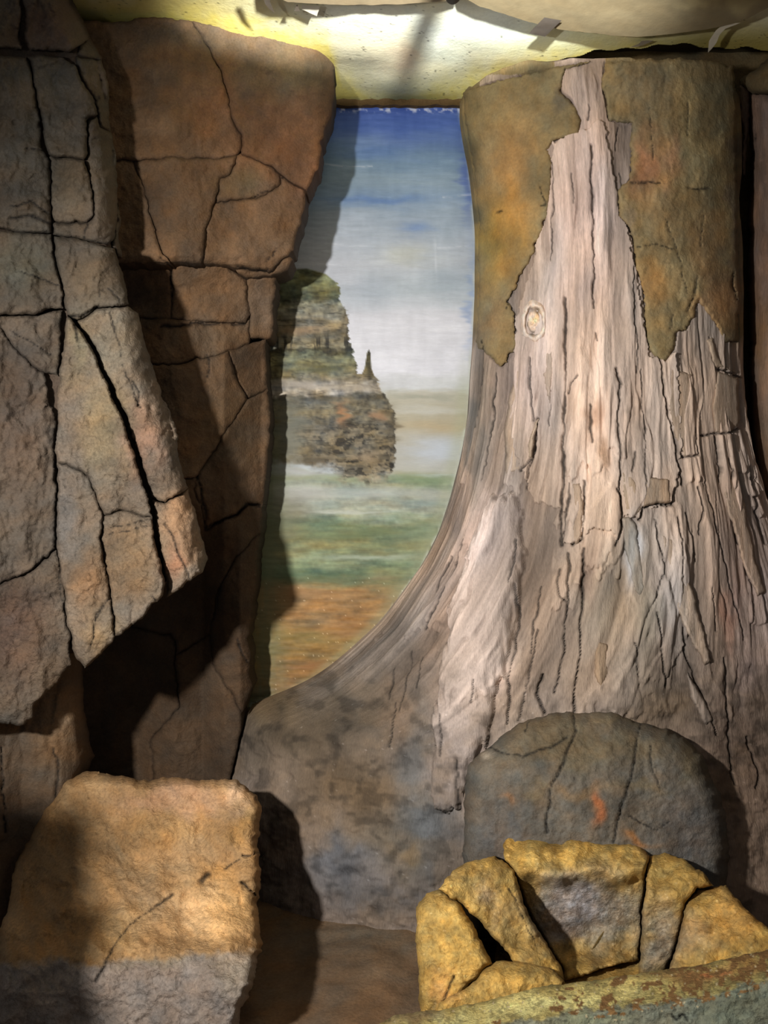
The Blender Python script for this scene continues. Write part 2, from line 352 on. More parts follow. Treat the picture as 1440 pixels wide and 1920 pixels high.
    st = np.clip((n(5, 40, 29)-.12)*5, 0, 1)*np.exp(-((y-642)/14)**2); b_ = b_*(1-.55*st[..., None])
    rim = np.exp(-((r-x-4)/6)**2)*np.clip(.4+n(8, 20, 131), 0, 1)*(y > 560); b_ = b_*(1-.42*rim[..., None])
    spm = (y < 712)*np.exp(-((x-693)/6)**2)*(y > 654); b_ = b_*(1-.4*spm[..., None])
    c = c*(1-m[..., None])+b_*m[..., None]
    for b in [(641, 775, 12, 20, (168, 122, 84), .8), (716, 778, 14, 9, (160, 122, 90), .7), (690, 855, 26, 14, (150, 132, 106), .7), (560, 722, 50, 8, (172, 164, 154), .8), (650, 727, 50, 7, (160, 150, 134), .7), (605, 690, 28, 9, (84, 84, 58), .7), (570, 620, 40, 8, (160, 130, 98), .6),
              (545, 820, 30, 60, (112, 112, 98), .8), (590, 862, 34, 9, (84, 76, 60), .8), (565, 885, 40, 6, (160, 158, 150), .6), (735, 800, 12, 30, (92, 82, 62), .7), (540, 780, 24, 30, (104, 106, 96), .7)]: blob(*b)
    # loose green-grey left margin, pale unpainted right edge
    mix(.55*np.clip((545-x)/40, 0, 1)*np.clip((y-740)/40, 0, 1)*(1+.4*n(10, 70, 33)), (112, 118, 88))
    dx = ledge(y)-x
    mix(np.exp(-np.clip((dx-3)/5, -2, 9)**2)*np.clip(.55+.8*n(8, 22, 34), 0, 1), (196, 198, 184))
    mix(.35*np.exp(-np.clip((dx-14)/14, -3, 9)**2)*np.clip((y-650)/80, 0, 1), (168, 172, 140))
    mix(np.exp(-((y-206)/5)**2)*np.clip(n(7, 5, 35)*2.2, 0, 1), (210, 216, 236)); mix((y < 201)*1.0, (70, 84, 130))
    sp = (vnoise(x/2.6, y/2.6, 37) > .965) & (y > 1080); c = np.where(sp[..., None], c+55, c)
    return c*1.05
def mural_pos(u, v):
    return P(425+500*u, 192+1148*v, 3.60)
def mural():
    nu, nv = 250, 575
    u, v = np.meshgrid(np.linspace(0, 1, nu), np.linspace(0, 1, nv)); u = u.ravel(); v = v.ravel()
    px = 425+500*u; py = 192+1148*v
    V = P(px, py, 3.60); V[:, 1] += .0015*fbm(px/30, py/6, 3, 41)
    i = np.arange((nv-1)*nu).reshape(nv-1, nu)[:, :-1].ravel(); q = np.stack([i, i+nu, i+nu+1, i+1], -1).tolist()
    col = mural_col(px, py)
    # panel thickness
    ring = list(range(nu))+[k*nu+nu-1 for k in range(1, nv)]+[(nv-1)*nu+k for k in range(nu-2, -1, -1)]+[k*nu for k in range(nv-2, 0, -1)]
    B = V[ring].copy(); B[:, 1] += .03; n0 = len(V); Lr = len(ring)
    for a in range(Lr):
        b = (a+1) % Lr; q.append([ring[a], ring[b], n0+b, n0+a])
    o = make('mural', np.concatenate([V, B]), q, np.concatenate([col, col[ring]*.7]), M_paint)
    tag(o, 'painted landscape backdrop of grey butte, blue cloudy sky and green orange meadow', 'mural')
mural()

# ================================================================== cliff of brown sandstone blocks, left of the mural
def cliff_d(px, py):
    d = 2.98+.22*np.clip((px-150)/480, 0, 1)+.09*np.clip((px-330)/300, 0, 1)**2
    d = d-.05*np.exp(-((px-325)/70)**2)
    d = d+.08*np.clip((py-480)/60, 0, 1)+.05*np.clip((py-930)/120, 0, 1)
    d = d+.22*np.clip((py-960)/150, 0, 1)*np.clip((450-px)/70, 0, 1)
    d = d+.10*np.clip((py-1090)/90, 0, 1)*np.clip((330-px)/70, 0, 1)
    d = d+.13*np.clip((px-420)/70, 0, 1)*np.clip((py-540)/160, 0, 1)
    return d+.10*np.clip((px-590)/40, 0, 1)**2
def cliff_col(seed, k):
    def f(x, y):
        c = paint(x, y, (136, 104, 76), [(540, 250, 110, 140, (176, 124, 88), .9), (570, 300, 60, 60, (190, 130, 90), .6), (400, 200, 60, 90, (164, 114, 78), .7), (560, 130, 100, 50, (134, 118, 94), .8), (420, 80, 90, 30, (132, 112, 92), .8), (300, 60, 90, 30, (118, 98, 80), .7),
            (330, 250, 40, 80, (150, 110, 74), .5), (460, 340, 50, 30, (136, 114, 84), .8), (480, 430, 80, 50, (158, 118, 84), .7), (400, 550, 70, 40, (150, 112, 78), .6), (490, 580, 20, 60, (150, 122, 98), .6), (400, 640, 70, 20, (142, 116, 90), .6), (430, 800, 60, 100, (132, 104, 74), .6),
            (300, 1250, 120, 120, (120, 90, 62), .7), (400, 1150, 70, 90, (122, 92, 66), .7)], 300, 20, 60)
        return c*k*.80*np.array([.97, .99, .99])
    return f
cliff = thing('rock_cliff', 'tall brown sandstone cliff of fitted blocks left of the painted mural', 'rock wall', (-.75, 3.1, 0))
blocks = [
 [(110, 46), (153, 42), (240, 36), (311, 33), (356, 36), (387, 84), (413, 138), (429, 191), (438, 231), (453, 258), (453, 284), (444, 293), (387, 298), (329, 293), (249, 302), (110, 302)],
 [(356, 36), (427, 47), (489, 60), (551, 78), (613, 89), (627, 104), (627, 178), (622, 213), (602, 267), (597, 311), (578, 360), (550, 342), (527, 325), (505, 310), (453, 290), (453, 258), (438, 231), (429, 191), (413, 138), (387, 84)],
 [(444, 293), (453, 288), (505, 310), (527, 325), (527, 345), (505, 360), (480, 372), (445, 373), (406, 377), (413, 338), (431, 329)],
 [(527, 325), (550, 342), (578, 360), (571, 395), (564, 422), (549, 471), (540, 482), (525, 490), (508, 508), (440, 500), (378, 491), (387, 422), (404, 377), (445, 373), (480, 372), (505, 360), (527, 345)],
 [(249, 302), (329, 293), (387, 298), (444, 293), (431, 329), (413, 338), (402, 378), (387, 422), (378, 491), (320, 492), (302, 471), (290, 430), (280, 390), (262, 335)],
 [(110, 302), (249, 302), (262, 335), (280, 390), (290, 430), (302, 471), (320, 492), (110, 492)],
 [(110, 492), (320, 492), (323, 540), (320, 597), (110, 602)],
 [(320, 492), (378, 491), (425, 497), (445, 512), (462, 525), (463, 560), (468, 590), (457, 607), (420, 606), (360, 602), (320, 597), (323, 540)],
 [(462, 520), (516, 514), (514, 580), (511, 631), (500, 636), (470, 634), (468, 590), (463, 560)],
 [(508, 508), (525, 490), (540, 482), (548, 486), (536, 508), (516, 515), (462, 521), (445, 510), (440, 500)],
 [(110, 602), (320, 597), (360, 602), (420, 606), (457, 607), (468, 594), (470, 634), (467, 646), (427, 658), (378, 675), (338, 682), (289, 684), (110, 690)],
 [(110, 690), (289, 684), (338, 682), (378, 675), (427, 658), (440, 702), (456, 736), (462, 749), (430, 800), (400, 850), (369, 893), (340, 900), (110, 900)],
 [(427, 658), (467, 646), (500, 636), (503, 729), (478, 742), (462, 749), (456, 736), (440, 702)],
 [(462, 749), (478, 742), (503, 729), (505, 773), (503, 871), (490, 947), (465, 945), (445, 965), (420, 975), (385, 992), (378, 960), (365, 920), (369, 893), (400, 850), (430, 800)],
 [(340, 900), (369, 893), (365, 920), (378, 960), (385, 992), (420, 975), (445, 965), (465, 945), (490, 947), (488, 1000), (440, 1050), (409, 1109), (395, 1189), (351, 1216), (329, 1229), (329, 1202), (320, 1189), (284, 1184), (249, 1173), (110, 1150), (110, 900)],
 [(488, 1000), (482, 1060), (476, 1130), (466, 1200), (470, 1290), (455, 1335), (440, 1313), (422, 1282), (400, 1247), (395, 1189), (409, 1109), (440, 1050)],
 [(329, 1229), (351, 1216), (395, 1189), (400, 1247), (422, 1282), (440, 1313), (455, 1335), (445, 1400), (420, 1500), (290, 1500), (284, 1384), (335, 1327), (335, 1287), (327, 1247)],
 [(110, 1150), (249, 1173), (284, 1184), (320, 1189), (329, 1202), (327, 1247), (335, 1287), (335, 1327), (284, 1384), (290, 1500), (110, 1500)]]
ccr = [(2.2, .010, [(300, 480), (322, 500), (322, 560)]), (2, .008, [(386, 660), (392, 690), (386, 715)]), (3, .02, [(440, 500), (475, 506), (510, 507)]), (2, .010, [(520, 465), (512, 478), (500, 492)]), (3, .016, [(302, 612), (355, 612), (360, 606), (410, 608), (460, 606)]),
       (1.6, .005, [(470, 370), (490, 362), (522, 345), (527, 330)]), (3, .012, [(370, 893), (385, 960), (388, 995)]), (4, .02, [(385, 992), (420, 975), (445, 963), (465, 945), (488, 947)]),
       (2, .006, [(415, 1100), (400, 1160)]), (3, .015, [(445, 1200), (455, 1225), (462, 1240)])]
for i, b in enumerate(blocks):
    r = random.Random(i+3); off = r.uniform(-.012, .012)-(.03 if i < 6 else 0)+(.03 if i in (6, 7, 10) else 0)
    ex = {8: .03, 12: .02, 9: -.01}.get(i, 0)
    slab('rock_block', cliff, b, lambda x, y, off=off+ex: cliff_d(x, y)+off, cliff_col(i, r.uniform(.92, 1.06)*(1 if i < 13 else .86 if i == 13 else .74)), M_rock,  # lower blocks' colour darkened to give the shade under the outcrop
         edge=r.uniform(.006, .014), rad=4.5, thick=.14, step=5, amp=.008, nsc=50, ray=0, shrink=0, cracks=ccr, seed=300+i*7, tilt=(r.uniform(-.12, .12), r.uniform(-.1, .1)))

# ================================================================== nearer rock outcrop at the left edge
def out_d(px, py):
    d = 2.64+.06*np.clip((py-700)/300, 0, 1)-.14*np.clip((110-px)/200, 0, 1)
    edge_x = np.interp(py, [0, 100, 250, 480, 580, 740, 860, 960, 1060, 1120], [125, 180, 207, 227, 258, 302, 338, 369, 391, 391])
    return d+.12*np.clip((px-edge_x+46)/46, 0, 1)**2
def out_col(kind):
    def f(x, y):
        c = paint(x, y, (134, 118, 100), [(60, 200, 90, 220, (120, 112, 98), .7), (90, 40, 70, 50, (136, 106, 88), .8), (130, 350, 40, 70, (134, 114, 86), .6), (170, 530, 50, 50, (134, 116, 92), .8), (40, 500, 60, 60, (118, 112, 92), .7), (30, 800, 70, 170, (122, 102, 86), .8), (20, 1180, 60, 90, (122, 92, 76), .8),
            (60, 1200, 50, 90, (140, 110, 86), .6), (150, 650, 30, 60, (150, 138, 110), .8), (200, 800, 50, 90, (156, 134, 98), .8), (125, 960, 30, 90, (132, 126, 120), .8), (250, 1050, 60, 70, (152, 120, 84), .8), (170, 1100, 30, 50, (176, 134, 94), .7), (190, 1190, 30, 40, (168, 134, 90), .7),
            (270, 830, 30, 70, (176, 132, 104), .7), (340, 1000, 40, 80, (184, 142, 104), .8), (330, 1060, 20, 30, (192, 134, 102), .6), (215, 640, 40, 70, (150, 138, 116), .7), (110, 1300, 60, 60, (150, 122, 92), .6)], 400, 18, 60, 1.3, .6)
        return c*(.70 if kind < 14 else .84)
    return f
outc = thing('rock_outcrop', 'near rock outcrop of stacked and slanting blocks along the left edge', 'rock outcrop', (-1.0, 2.5, 0))
oblocks = [
 [(-90, -50), (40, -50), (42, 30), (36, 70), (42, 94), (0, 90), (-90, 90)],
 [(42, -50), (112, -50), (129, 0), (151, 40), (167, 72), (150, 85), (130, 97), (60, 97), (46, 75), (48, 30)],
 [(150, 85), (167, 72), (182, 98), (190, 116), (165, 110), (142, 102)],
 [(-90, 104), (0, 104), (52, 108), (62, 150), (72, 220), (80, 282), (93, 300), (96, 385), (94, 438), (30, 434), (0, 428), (-90, 422)],
 [(55, 106), (120, 108), (142, 120), (152, 150), (172, 180), (182, 215), (163, 226), (165, 290), (156, 301), (130, 297), (92, 290), (80, 245), (68, 180)],
 [(142, 104), (165, 110), (188, 112), (204, 151), (207, 249), (190, 238), (182, 215), (172, 180), (150, 145)],
 [(92, 290), (130, 297), (158, 302), (171, 338), (176, 400), (163, 418), (130, 420), (97, 414)],
 [(163, 226), (182, 216), (190, 238), (207, 249), (216, 289), (222, 378), (217, 445), (205, 458), (165, 452), (97, 442), (97, 414), (130, 420), (163, 418), (176, 400), (171, 338), (158, 302), (165, 290)],
 [(217, 400), (223, 378), (228, 480), (219, 480), (209, 460), (216, 445)],
 [(-90, 426), (0, 430), (94, 440), (100, 480), (117, 550), (119, 577), (45, 590), (-90, 594)],
 [(99, 444), (151, 450), (213, 465), (222, 490), (232, 520), (240, 545), (242, 574), (187, 578), (147, 600), (128, 592), (118, 550), (103, 490)],
 [(-90, 596), (45, 591), (118, 583), (113, 650), (108, 705), (84, 700), (58, 682), (26, 647), (0, 615), (-90, 600)],
 [(-90, 602), (0, 615), (26, 647), (58, 682), (84, 700), (90, 730), (103, 790), (104, 850), (108, 930), (106, 1030), (50, 1075), (0, 1097), (-90, 1112)],
 [(-90, 1112), (0, 1097), (50, 1077), (106, 1032), (121, 1080), (124, 1150), (131, 1200), (133, 1244), (111, 1278), (85, 1300), (67, 1322), (60, 1344), (44, 1360), (0, 1354), (-90, 1370)],
 [(128, 590), (147, 610), (169, 650), (191, 702), (218, 756), (231, 796), (249, 840), (267, 902), (280, 951), (284, 973), (230, 957), (195, 968), (182, 933), (165, 890), (150, 880), (110, 866), (104, 845), (108, 782), (110, 700), (120, 640)],
 [(110, 866), (150, 880), (165, 890), (182, 933), (195, 968), (187, 1013), (203, 1090), (210, 1150), (218, 1196), (195, 1225), (160, 1251), (145, 1235), (128, 1180), (122, 1116), (108, 1031), (109, 940)],
 [(195, 968), (230, 957), (284, 973), (307, 1093), (307, 1115), (249, 1169), (218, 1196), (210, 1150), (203, 1090), (187, 1013)],
 [(147, 602), (187, 580), (240, 577), (258, 587), (280, 658), (302, 738), (327, 791), (338, 862), (351, 916), (311, 942), (284, 933), (270, 880), (252, 827), (225, 756), (194, 693), (171, 640)],
 [(286, 937), (311, 944), (351, 918), (378, 1004), (391, 1049), (382, 1071), (360, 1087), (316, 1118), (310, 1090), (298, 1005)]]
ocr = [(3, .02, [(42, 30), (38, 70), (50, 96)]), (2, .01, [(49, 278), (80, 284)]), (3, .012, [(20, 385), (60, 378), (92, 398)]), (3, .010, [(20, 408), (60, 402), (92, 420)]), (2.5, .014, [(160, 222), (182, 218)]), (2, .008, [(163, 418), (160, 445)]),
       (2, .010, [(205, 583), (222, 640), (235, 700), (250, 735), (262, 765)]), (3, .012, [(247, 715), (262, 735), (258, 760)]), (2.5, .014, [(307, 982), (324, 1009), (342, 1053), (356, 1086)]), (1.6, .005, [(200, 992), (240, 985), (282, 975)]), (1.6, .005, [(204, 1002), (245, 995), (284, 984)]),
       (3, .016, [(180, 1150), (175, 1190), (170, 1212)]), (2, .008, [(285, 1120), (293, 1125)]), (3, .014, [(130, 594), (150, 590), (185, 576)]), (2, .008, [(40, 510), (80, 525), (110, 535)]), (2, .008, [(185, 560), (190, 545), (205, 540), (225, 565)]),
       (2, .01, [(95, 665), (60, 640), (20, 620)]), (3, .012, [(180, 1160), (196, 1130), (205, 1120)]), (2, .006, [(110, 1060), (120, 1150)]), (3, .012, [(147, 640), (140, 600)])]
offs = {0: .02, 1: 0, 2: .03, 3: .0, 4: -.01, 5: .03, 6: -.0, 7: .02, 8: .05, 9: -.01, 10: -.02, 11: .02, 12: .0, 13: -.05, 14: -.06, 15: -.09, 16: -.08, 17: -.02, 18: -.03}
for i, b in enumerate(oblocks):
    r = random.Random(i+30)
    tl = (r.uniform(-.2, .1), r.uniform(-.12, .12))
    if i in (14, 15, 16): tl = (-.05, -.12)
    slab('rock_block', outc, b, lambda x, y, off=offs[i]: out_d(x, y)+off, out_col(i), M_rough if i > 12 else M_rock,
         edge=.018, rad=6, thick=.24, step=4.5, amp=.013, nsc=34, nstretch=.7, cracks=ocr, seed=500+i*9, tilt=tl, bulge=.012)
# solid core of the outcrop that the blocks sit on
slab('core', outc, [(-95, -55), (110, -55), (190, 110), (205, 300), (215, 470), (240, 590), (290, 740), (325, 900), (350, 1000), (330, 1070), (230, 1150), (160, 1215), (100, 1240), (60, 1300), (-95, 1320)],
     lambda x, y: out_d(x, y)+.05, lambda x, y: paint(x, y, (84, 70, 58), [], 9, 15), M_rock, edge=.05, rad=20, thick=.28, step=9, seed=600)

# ================================================================== petrified trunk
DAX = 3.50
L_tab = LE[:-1]+[(1330, 462), (1400, 440), (1500, 415), (1700, 395)]
R_tab = [(160, 1388), (400, 1386), (700, 1390), (850, 1402), (930, 1425), (1000, 1448), (1200, 1500), (1400, 1580), (1700, 1650)]
ZR = lambda y: (960-np.asarray(y, float))/F*3.42
lz = np.array([ZR(a) for a, _ in L_tab])[::-1]; lx = (np.array([b for _, b in L_tab], float)[::-1]-720)/F*3.42
rz = np.array([ZR(a) for a, _ in R_tab])[::-1]; rx = (np.array([b for _, b in R_tab], float)[::-1]-720)/F*3.42
def smoothed(zz, xx):
    g = np.linspace(-1.75, 1.9, 400); v = np.interp(g, zz, xx); k = np.ones(9)/9
    v = np.r_[np.convolve(np.r_[np.full(4, v[0]), v, np.full(4, v[-1])], k, 'valid')]; return g, v
lg = smoothed(lz, lx); rg_ = smoothed(rz, rx)
TR = interp([(-1.7, .74), (-1.2, .70), (-.8, .62), (-.3, .56), (.3, .50), (1.0, .47), (1.9, .46)])
def t_cw(z):
    l = np.interp(z, *lg); r = np.interp(z, *rg_); return (l+r)/2, (r-l)/2
def trunk_d(px, py):
    px = np.asarray(px, float); D = np.full(px.shape, 3.05)
    for _ in range(7):
        z = -(py-960)/F*D; X = (px-720)/F*D; c, w_ = t_cw(z)
        s = np.clip((X-c)/w_, -.995, .995); D = .5*D+.5*(DAX-TR(z)*np.sqrt(1-s*s))
    return D
W1 = [(967, 600), (1000, 500), (1040, 270), (1130, 230), (1190, 500), (1215, 670), (1262, 660), (1272, 860), (1264, 915), (1258, 943), (1202, 951), (1195, 970), (1160, 970), (1157, 1015), (1145, 990), (1100, 990), (1092, 1012), (1053, 1023), (1061, 960), (1040, 950), (1000, 940), (988, 900), (960, 800)]
tcr = [(2.4, .016, [(1108, 274), (1110, 403), (1112, 524), (1112, 580)]), (1.6, .01, [(1158, 238), (1156, 282)]), (1.6, .01, [(1164, 322), (1164, 362)]), (1.6, .008, [(1075, 330), (1077, 383)]), (1.8, .01, [(1037, 306), (1039, 403), (1035, 491)]),
 (2, .01, [(1104, 197), (1104, 226)]), (2, .012, [(1186, 500), (1190, 636), (1194, 700)]), (2.8, .02, [(1061, 560), (1061, 721), (1057, 882), (1051, 1023)]), (2.5, .012, [(1069, 741), (1071, 717), (1083, 707)]), (2, .01, [(997, 673), (999, 761), (1003, 790)]),
 (3.6, .03, [(1009, 785), (1000, 858), (992, 880), (987, 918)]), (3, .02, [(975, 884), (990, 872), (996, 862)]), (2.2, .014, [(1158, 721), (1156, 785), (1160, 882), (1163, 960)]), (1.8, .01, [(1200, 693), (1206, 842), (1208, 922)]),
 (3.4, .025, [(1228, 661), (1243, 741), (1249, 785), (1259, 818), (1267, 866), (1277, 906)]), (2.5, .018, [(1299, 802), (1305, 850), (1279, 858), (1271, 854)]), (2, .012, [(1305, 914), (1315, 951), (1312, 1000)]), (2.4, .015, [(1384, 802), (1363, 812), (1340, 812), (1311, 816)]), (2.6, .015, [(1339, 818), (1346, 860), (1349, 902)]),
 (2, .012, [(1343, 693), (1371, 701), (1388, 709)]), (1.8, .01, [(1327, 632), (1339, 693)]), (3.4, .025, [(1400, 878), (1416, 947), (1432, 1019)]), (2, .01, [(1188, 850), (1184, 882)]), (3.6, .025, [(1198, 975), (1202, 951), (1226, 945), (1259, 943), (1263, 914)]),
 (2, .012, [(1287, 963), (1307, 1051)]), (2, .012, [(1269, 971), (1277, 1120)]), (3, .02, [(1096, 902), (1092, 1011), (1077, 1021)]), (2.5, .016, [(1069, 906), (1061, 983), (1053, 1023)]), (3, .018, [(1158, 914), (1164, 963), (1154, 1021)]),
 (3.2, .022, [(1096, 1028), (1091, 1130), (1087, 1211), (1079, 1311), (1079, 1378)]), (3, .02, [(1068, 1040), (1068, 1056), (1057, 1222), (1040, 1300)]), (2, .012, [(1048, 1067), (1046, 1111), (1059, 1128)]), (2.2, .012, [(1015, 1100), (1004, 1160), (996, 1222)]),
 (3, .02, [(968, 1094), (973, 1167), (954, 1278), (951, 1356)]), (4, .025, [(1018, 1267), (1007, 1303), (1020, 1339)]), (1.8, .008, [(898, 1267), (890, 1311)]), (2, .01, [(832, 1333), (830, 1411)]), (2.4, .012, [(862, 1411), (862, 1522)]), (2, .008, [(740, 1250), (729, 1311)]),
 (2, .008, [(745, 1316), (729, 1400)]), (2, .008, [(773, 1222), (751, 1333)]), (1.8, .007, [(790, 1233), (784, 1289)]), (2.5, .015, [(1229, 1144), (1240, 1220), (1251, 1289)]), (2.4, .015, [(1273, 1083), (1300, 1160), (1334, 1244)]), (3.4, .02, [(1284, 1178), (1290, 1233), (1312, 1289), (1340, 1378)]),
 (2.6, .015, [(1362, 1233), (1368, 1389), (1379, 1472)]), (3, .018, [(1401, 1383), (1418, 1428), (1426, 1461), (1418, 1478)]), (2, .01, [(1332, 1100), (1346, 1183)]), (1.8, .01, [(1190, 1205), (1196, 1270)]), (3, .016, [(905, 640), (900, 720), (892, 800)]), (2, .01, [(930, 700), (925, 800), (905, 900)]),
 (2.2, .012, [(880, 1000), (850, 1080), (800, 1180)]), (2, .01, [(850, 1040), (820, 1110)]), (2, .01, [(1120, 640), (1117, 626)]), (2.4, .014, [(1035, 760), (1030, 800)]), (3, .012, [(1105, 760), (1112, 830)]), (3, .016, [(1155, 690), (1160, 720)]),
 (2, .01, [(975, 1010), (960, 1090)]), (2.2, .012, [(1010, 1180), (985, 1300), (970, 1350)]), (2, .012, [(1225, 975), (1240, 1060), (1228, 1120)]), (2.2, .012, [(1320, 900), (1345, 1000), (1380, 1120), (1400, 1200)]), (2, .012, [(1360, 860), (1385, 1000), (1415, 1110)]),]
root_poly = [(925, 925), (975, 935), (985, 1000), (978, 1080), (966, 1180), (945, 1270), (925, 1335), (905, 1395), (884, 1440), (866, 1522), (835, 1518), (806, 1492), (815, 1370), (828, 1250), (850, 1150), (885, 1030)]
def root_mask(px, py):
    qx = px+7*fbm(px/12, py/50, 3, 865); qy = py+14*fbm(px/9, py/60, 3, 866)
    return inside(qx, qy, root_poly)*np.clip(seg_dist(qx, qy, root_poly, True)/30, 0, 1)
def trunk_col(px, py, u, h=0):
    g1 = fbm(u*38, py/240, 4, 701, .6); g2 = fbm(u*95, py/110, 3, 702, .6); g3 = fbm(u*16, py/190, 3, 703)
    c = np.ones(px.shape+(3,))*np.array((148, 130, 112), float)
    q = px+14*fbm(px/40, py/60, 3, 705); r = py+26*fbm(px/40, py/60, 3, 706)
    for cx, cy, rx, ry, rgb, al in [
        (1100, 420, 80, 240, (166, 146, 134), .9), (1095, 180, 30, 60, (150, 134, 122), .9), (1120, 720, 150, 200, (164, 142, 122), .8), (990, 700, 60, 120, (160, 142, 130), .7), (985, 600, 30, 40, (150, 140, 130), .6),
        (880, 1060, 40, 140, (146, 120, 100), .8), (890, 1200, 60, 170, (198, 176, 158), .95), (850, 1380, 40, 110, (172, 154, 140), .9), (930, 1000, 50, 90, (178, 160, 150), .9), (1000, 1160, 40, 140, (138, 120, 102), .8), (1140, 1130, 60, 130, (122, 106, 86), .95), (1110, 1060, 20, 60, (124, 104, 88), .7),
        (1210, 1160, 30, 120, (116, 104, 86), .9), (1180, 1040, 18, 70, (140, 138, 134), .9), (1260, 1080, 40, 120, (156, 140, 124), .8), (1370, 900, 70, 160, (156, 134, 114), .8), (1400, 1100, 60, 160, (168, 142, 124), .8), (1420, 1230, 40, 60, (176, 152, 138), .7), (1370, 1160, 14, 60, (176, 128, 104), .6),
        (1100, 1270, 60, 60, (142, 118, 94), .7), (1300, 1320, 60, 60, (120, 106, 92), .7), (1240, 1330, 70, 60, (112, 98, 80), .8), (1400, 1400, 60, 120, (118, 100, 84), .8), (760, 1220, 70, 100, (112, 98, 84), .9), (830, 1120, 40, 90, (134, 112, 94), .7), (860, 970, 16, 60, (116, 104, 94), .8), (905, 780, 20, 120, (106, 102, 94), .85),
        (895, 880, 14, 90, (104, 96, 86), .8), (680, 1330, 130, 90, (86, 78, 67), .95), (540, 1370, 130, 80, (82, 69, 52), .95), (660, 1480, 120, 70, (112, 91, 65), .9), (740, 1580, 90, 60, (116, 100, 76), .85), (800, 1560, 60, 80, (104, 106, 104), .9), (640, 1620, 70, 50, (104, 104, 104), .9),  # dark mound tones carry the work light's falloff in the colour
        (740, 1680, 90, 30, (98, 98, 98), .8), (780, 1440, 40, 90, (106, 106, 102), .7), (850, 1620, 40, 80, (96, 90, 84), .8), (500, 1310, 60, 40, (112, 92, 64), .8), (770, 1600, 20, 20, (140, 114, 76), .6), (740, 1330, 30, 60, (120, 98, 78), .6), (1130, 870, 16, 30, (112, 88, 68), .7), (1108, 790, 10, 50, (128, 98, 76), .6)]:
        m = al*np.exp(-np.clip(((q-cx)/rx)**2+((r-cy)/ry)**2, 0, 30)**1.2); c = c*(1-m[..., None])+np.array(rgb, float)*m[..., None]
    wood = np.clip((1480-py-.25*np.abs(px-1000))/260, .22, 1)
    c = c*(1+(wood*(.13*g1+.10*g2))[..., None])+(wood*g3)[..., None]*np.array([7, 1, -4])
    c = c*(1+((1-wood)*.18*fbm(px/40, py/40, 5, 710))[..., None])
    rm = np.clip(root_mask(px, py)*3, 0, 1)[..., None]*.6; c = c*(1-rm)+(np.array([192, 172, 154.])*(1+.10*g1[..., None]+.10*g2[..., None])*np.clip(1.0-(py[..., None]-1330)/900, .84, 1))*rm
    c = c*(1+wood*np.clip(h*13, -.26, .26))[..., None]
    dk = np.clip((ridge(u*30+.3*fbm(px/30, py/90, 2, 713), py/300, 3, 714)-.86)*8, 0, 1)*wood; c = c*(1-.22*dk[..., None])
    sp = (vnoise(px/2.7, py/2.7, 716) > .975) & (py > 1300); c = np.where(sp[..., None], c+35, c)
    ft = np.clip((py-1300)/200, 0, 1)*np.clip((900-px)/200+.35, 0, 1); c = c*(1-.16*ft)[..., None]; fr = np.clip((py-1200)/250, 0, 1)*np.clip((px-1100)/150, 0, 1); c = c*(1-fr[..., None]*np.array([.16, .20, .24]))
    blt = np.clip(fbm(px/70, py/55, 4, 717)*1.6, 0, 1)*(1-wood); c = c*(1-.35*blt[..., None])+np.array([132, 104, 72.])*.35*blt[..., None]; bl2 = np.clip(fbm(px/26, py/22, 4, 718)*1.8-.2, 0, 1)*(1-wood); c = c*(1-.3*bl2[..., None])
    return c
def trunk_relief(px, py, u):
    wood = np.clip((1500-py-.2*np.abs(px-1000))/260, .12, 1)
    s = u*26+.6*fbm(u*9, py/200, 2, 720); cell = np.floor(s)
    endy = 640+900*hsh(cell.astype(int), (np.floor(py/10000)).astype(int), 724)
    h = .009*fbm(u*34, py/260, 4, 721, .6)+.004*fbm(u*90, py/120, 3, 722)
    h = h+.010*(1-2*np.abs(fbm(u*14, py/420, 2, 723)))
    h = h-.010*np.clip((ridge(u*22+.4*fbm(px/40, py/120, 2, 731), py/340, 2, 732)-.84)*7, 0, 1)
    # layered plates that break off at different heights
    for k in range(3):
        s = u*(15+7*k)+.5*fbm(u*8, py/170, 2, 740+k); ci = np.floor(s).astype(int); fr = s-np.floor(s)
        e = 560+900*hsh(ci, ci*0+k, 745)+22*fbm(px/10, py/40, 2, 750+k)
        L = 120+300*hsh(ci, ci*0+k, 748)
        a = np.clip((e+L-py)/5, 0, 1)*np.clip((py-e)/60, 0, 1)*np.clip(fr/.06, 0, 1)*np.clip((1-fr)/.06, 0, 1)*(hsh(ci, ci*0+k, 751) > .35)
        h = h+.011*a
    h = h*wood+(1-wood)*.012*fbm(px/60, py/60, 5, 725)
    ins = inside(px+3*fbm(px/9, py/9, 2, 760), py+5*fbm(px/7, py/30, 2, 761), W1)
    rm = root_mask(px, py); h = h+.016*ins+.006*rm*fbm(u*60, py/160, 3, 868)
    h = h+(1-wood)*.006*fbm(px/18, py/18, 4, 869)
    bk = inside(px, py, LB) | inside(px, py, RB); return np.where(bk, -.012, h)
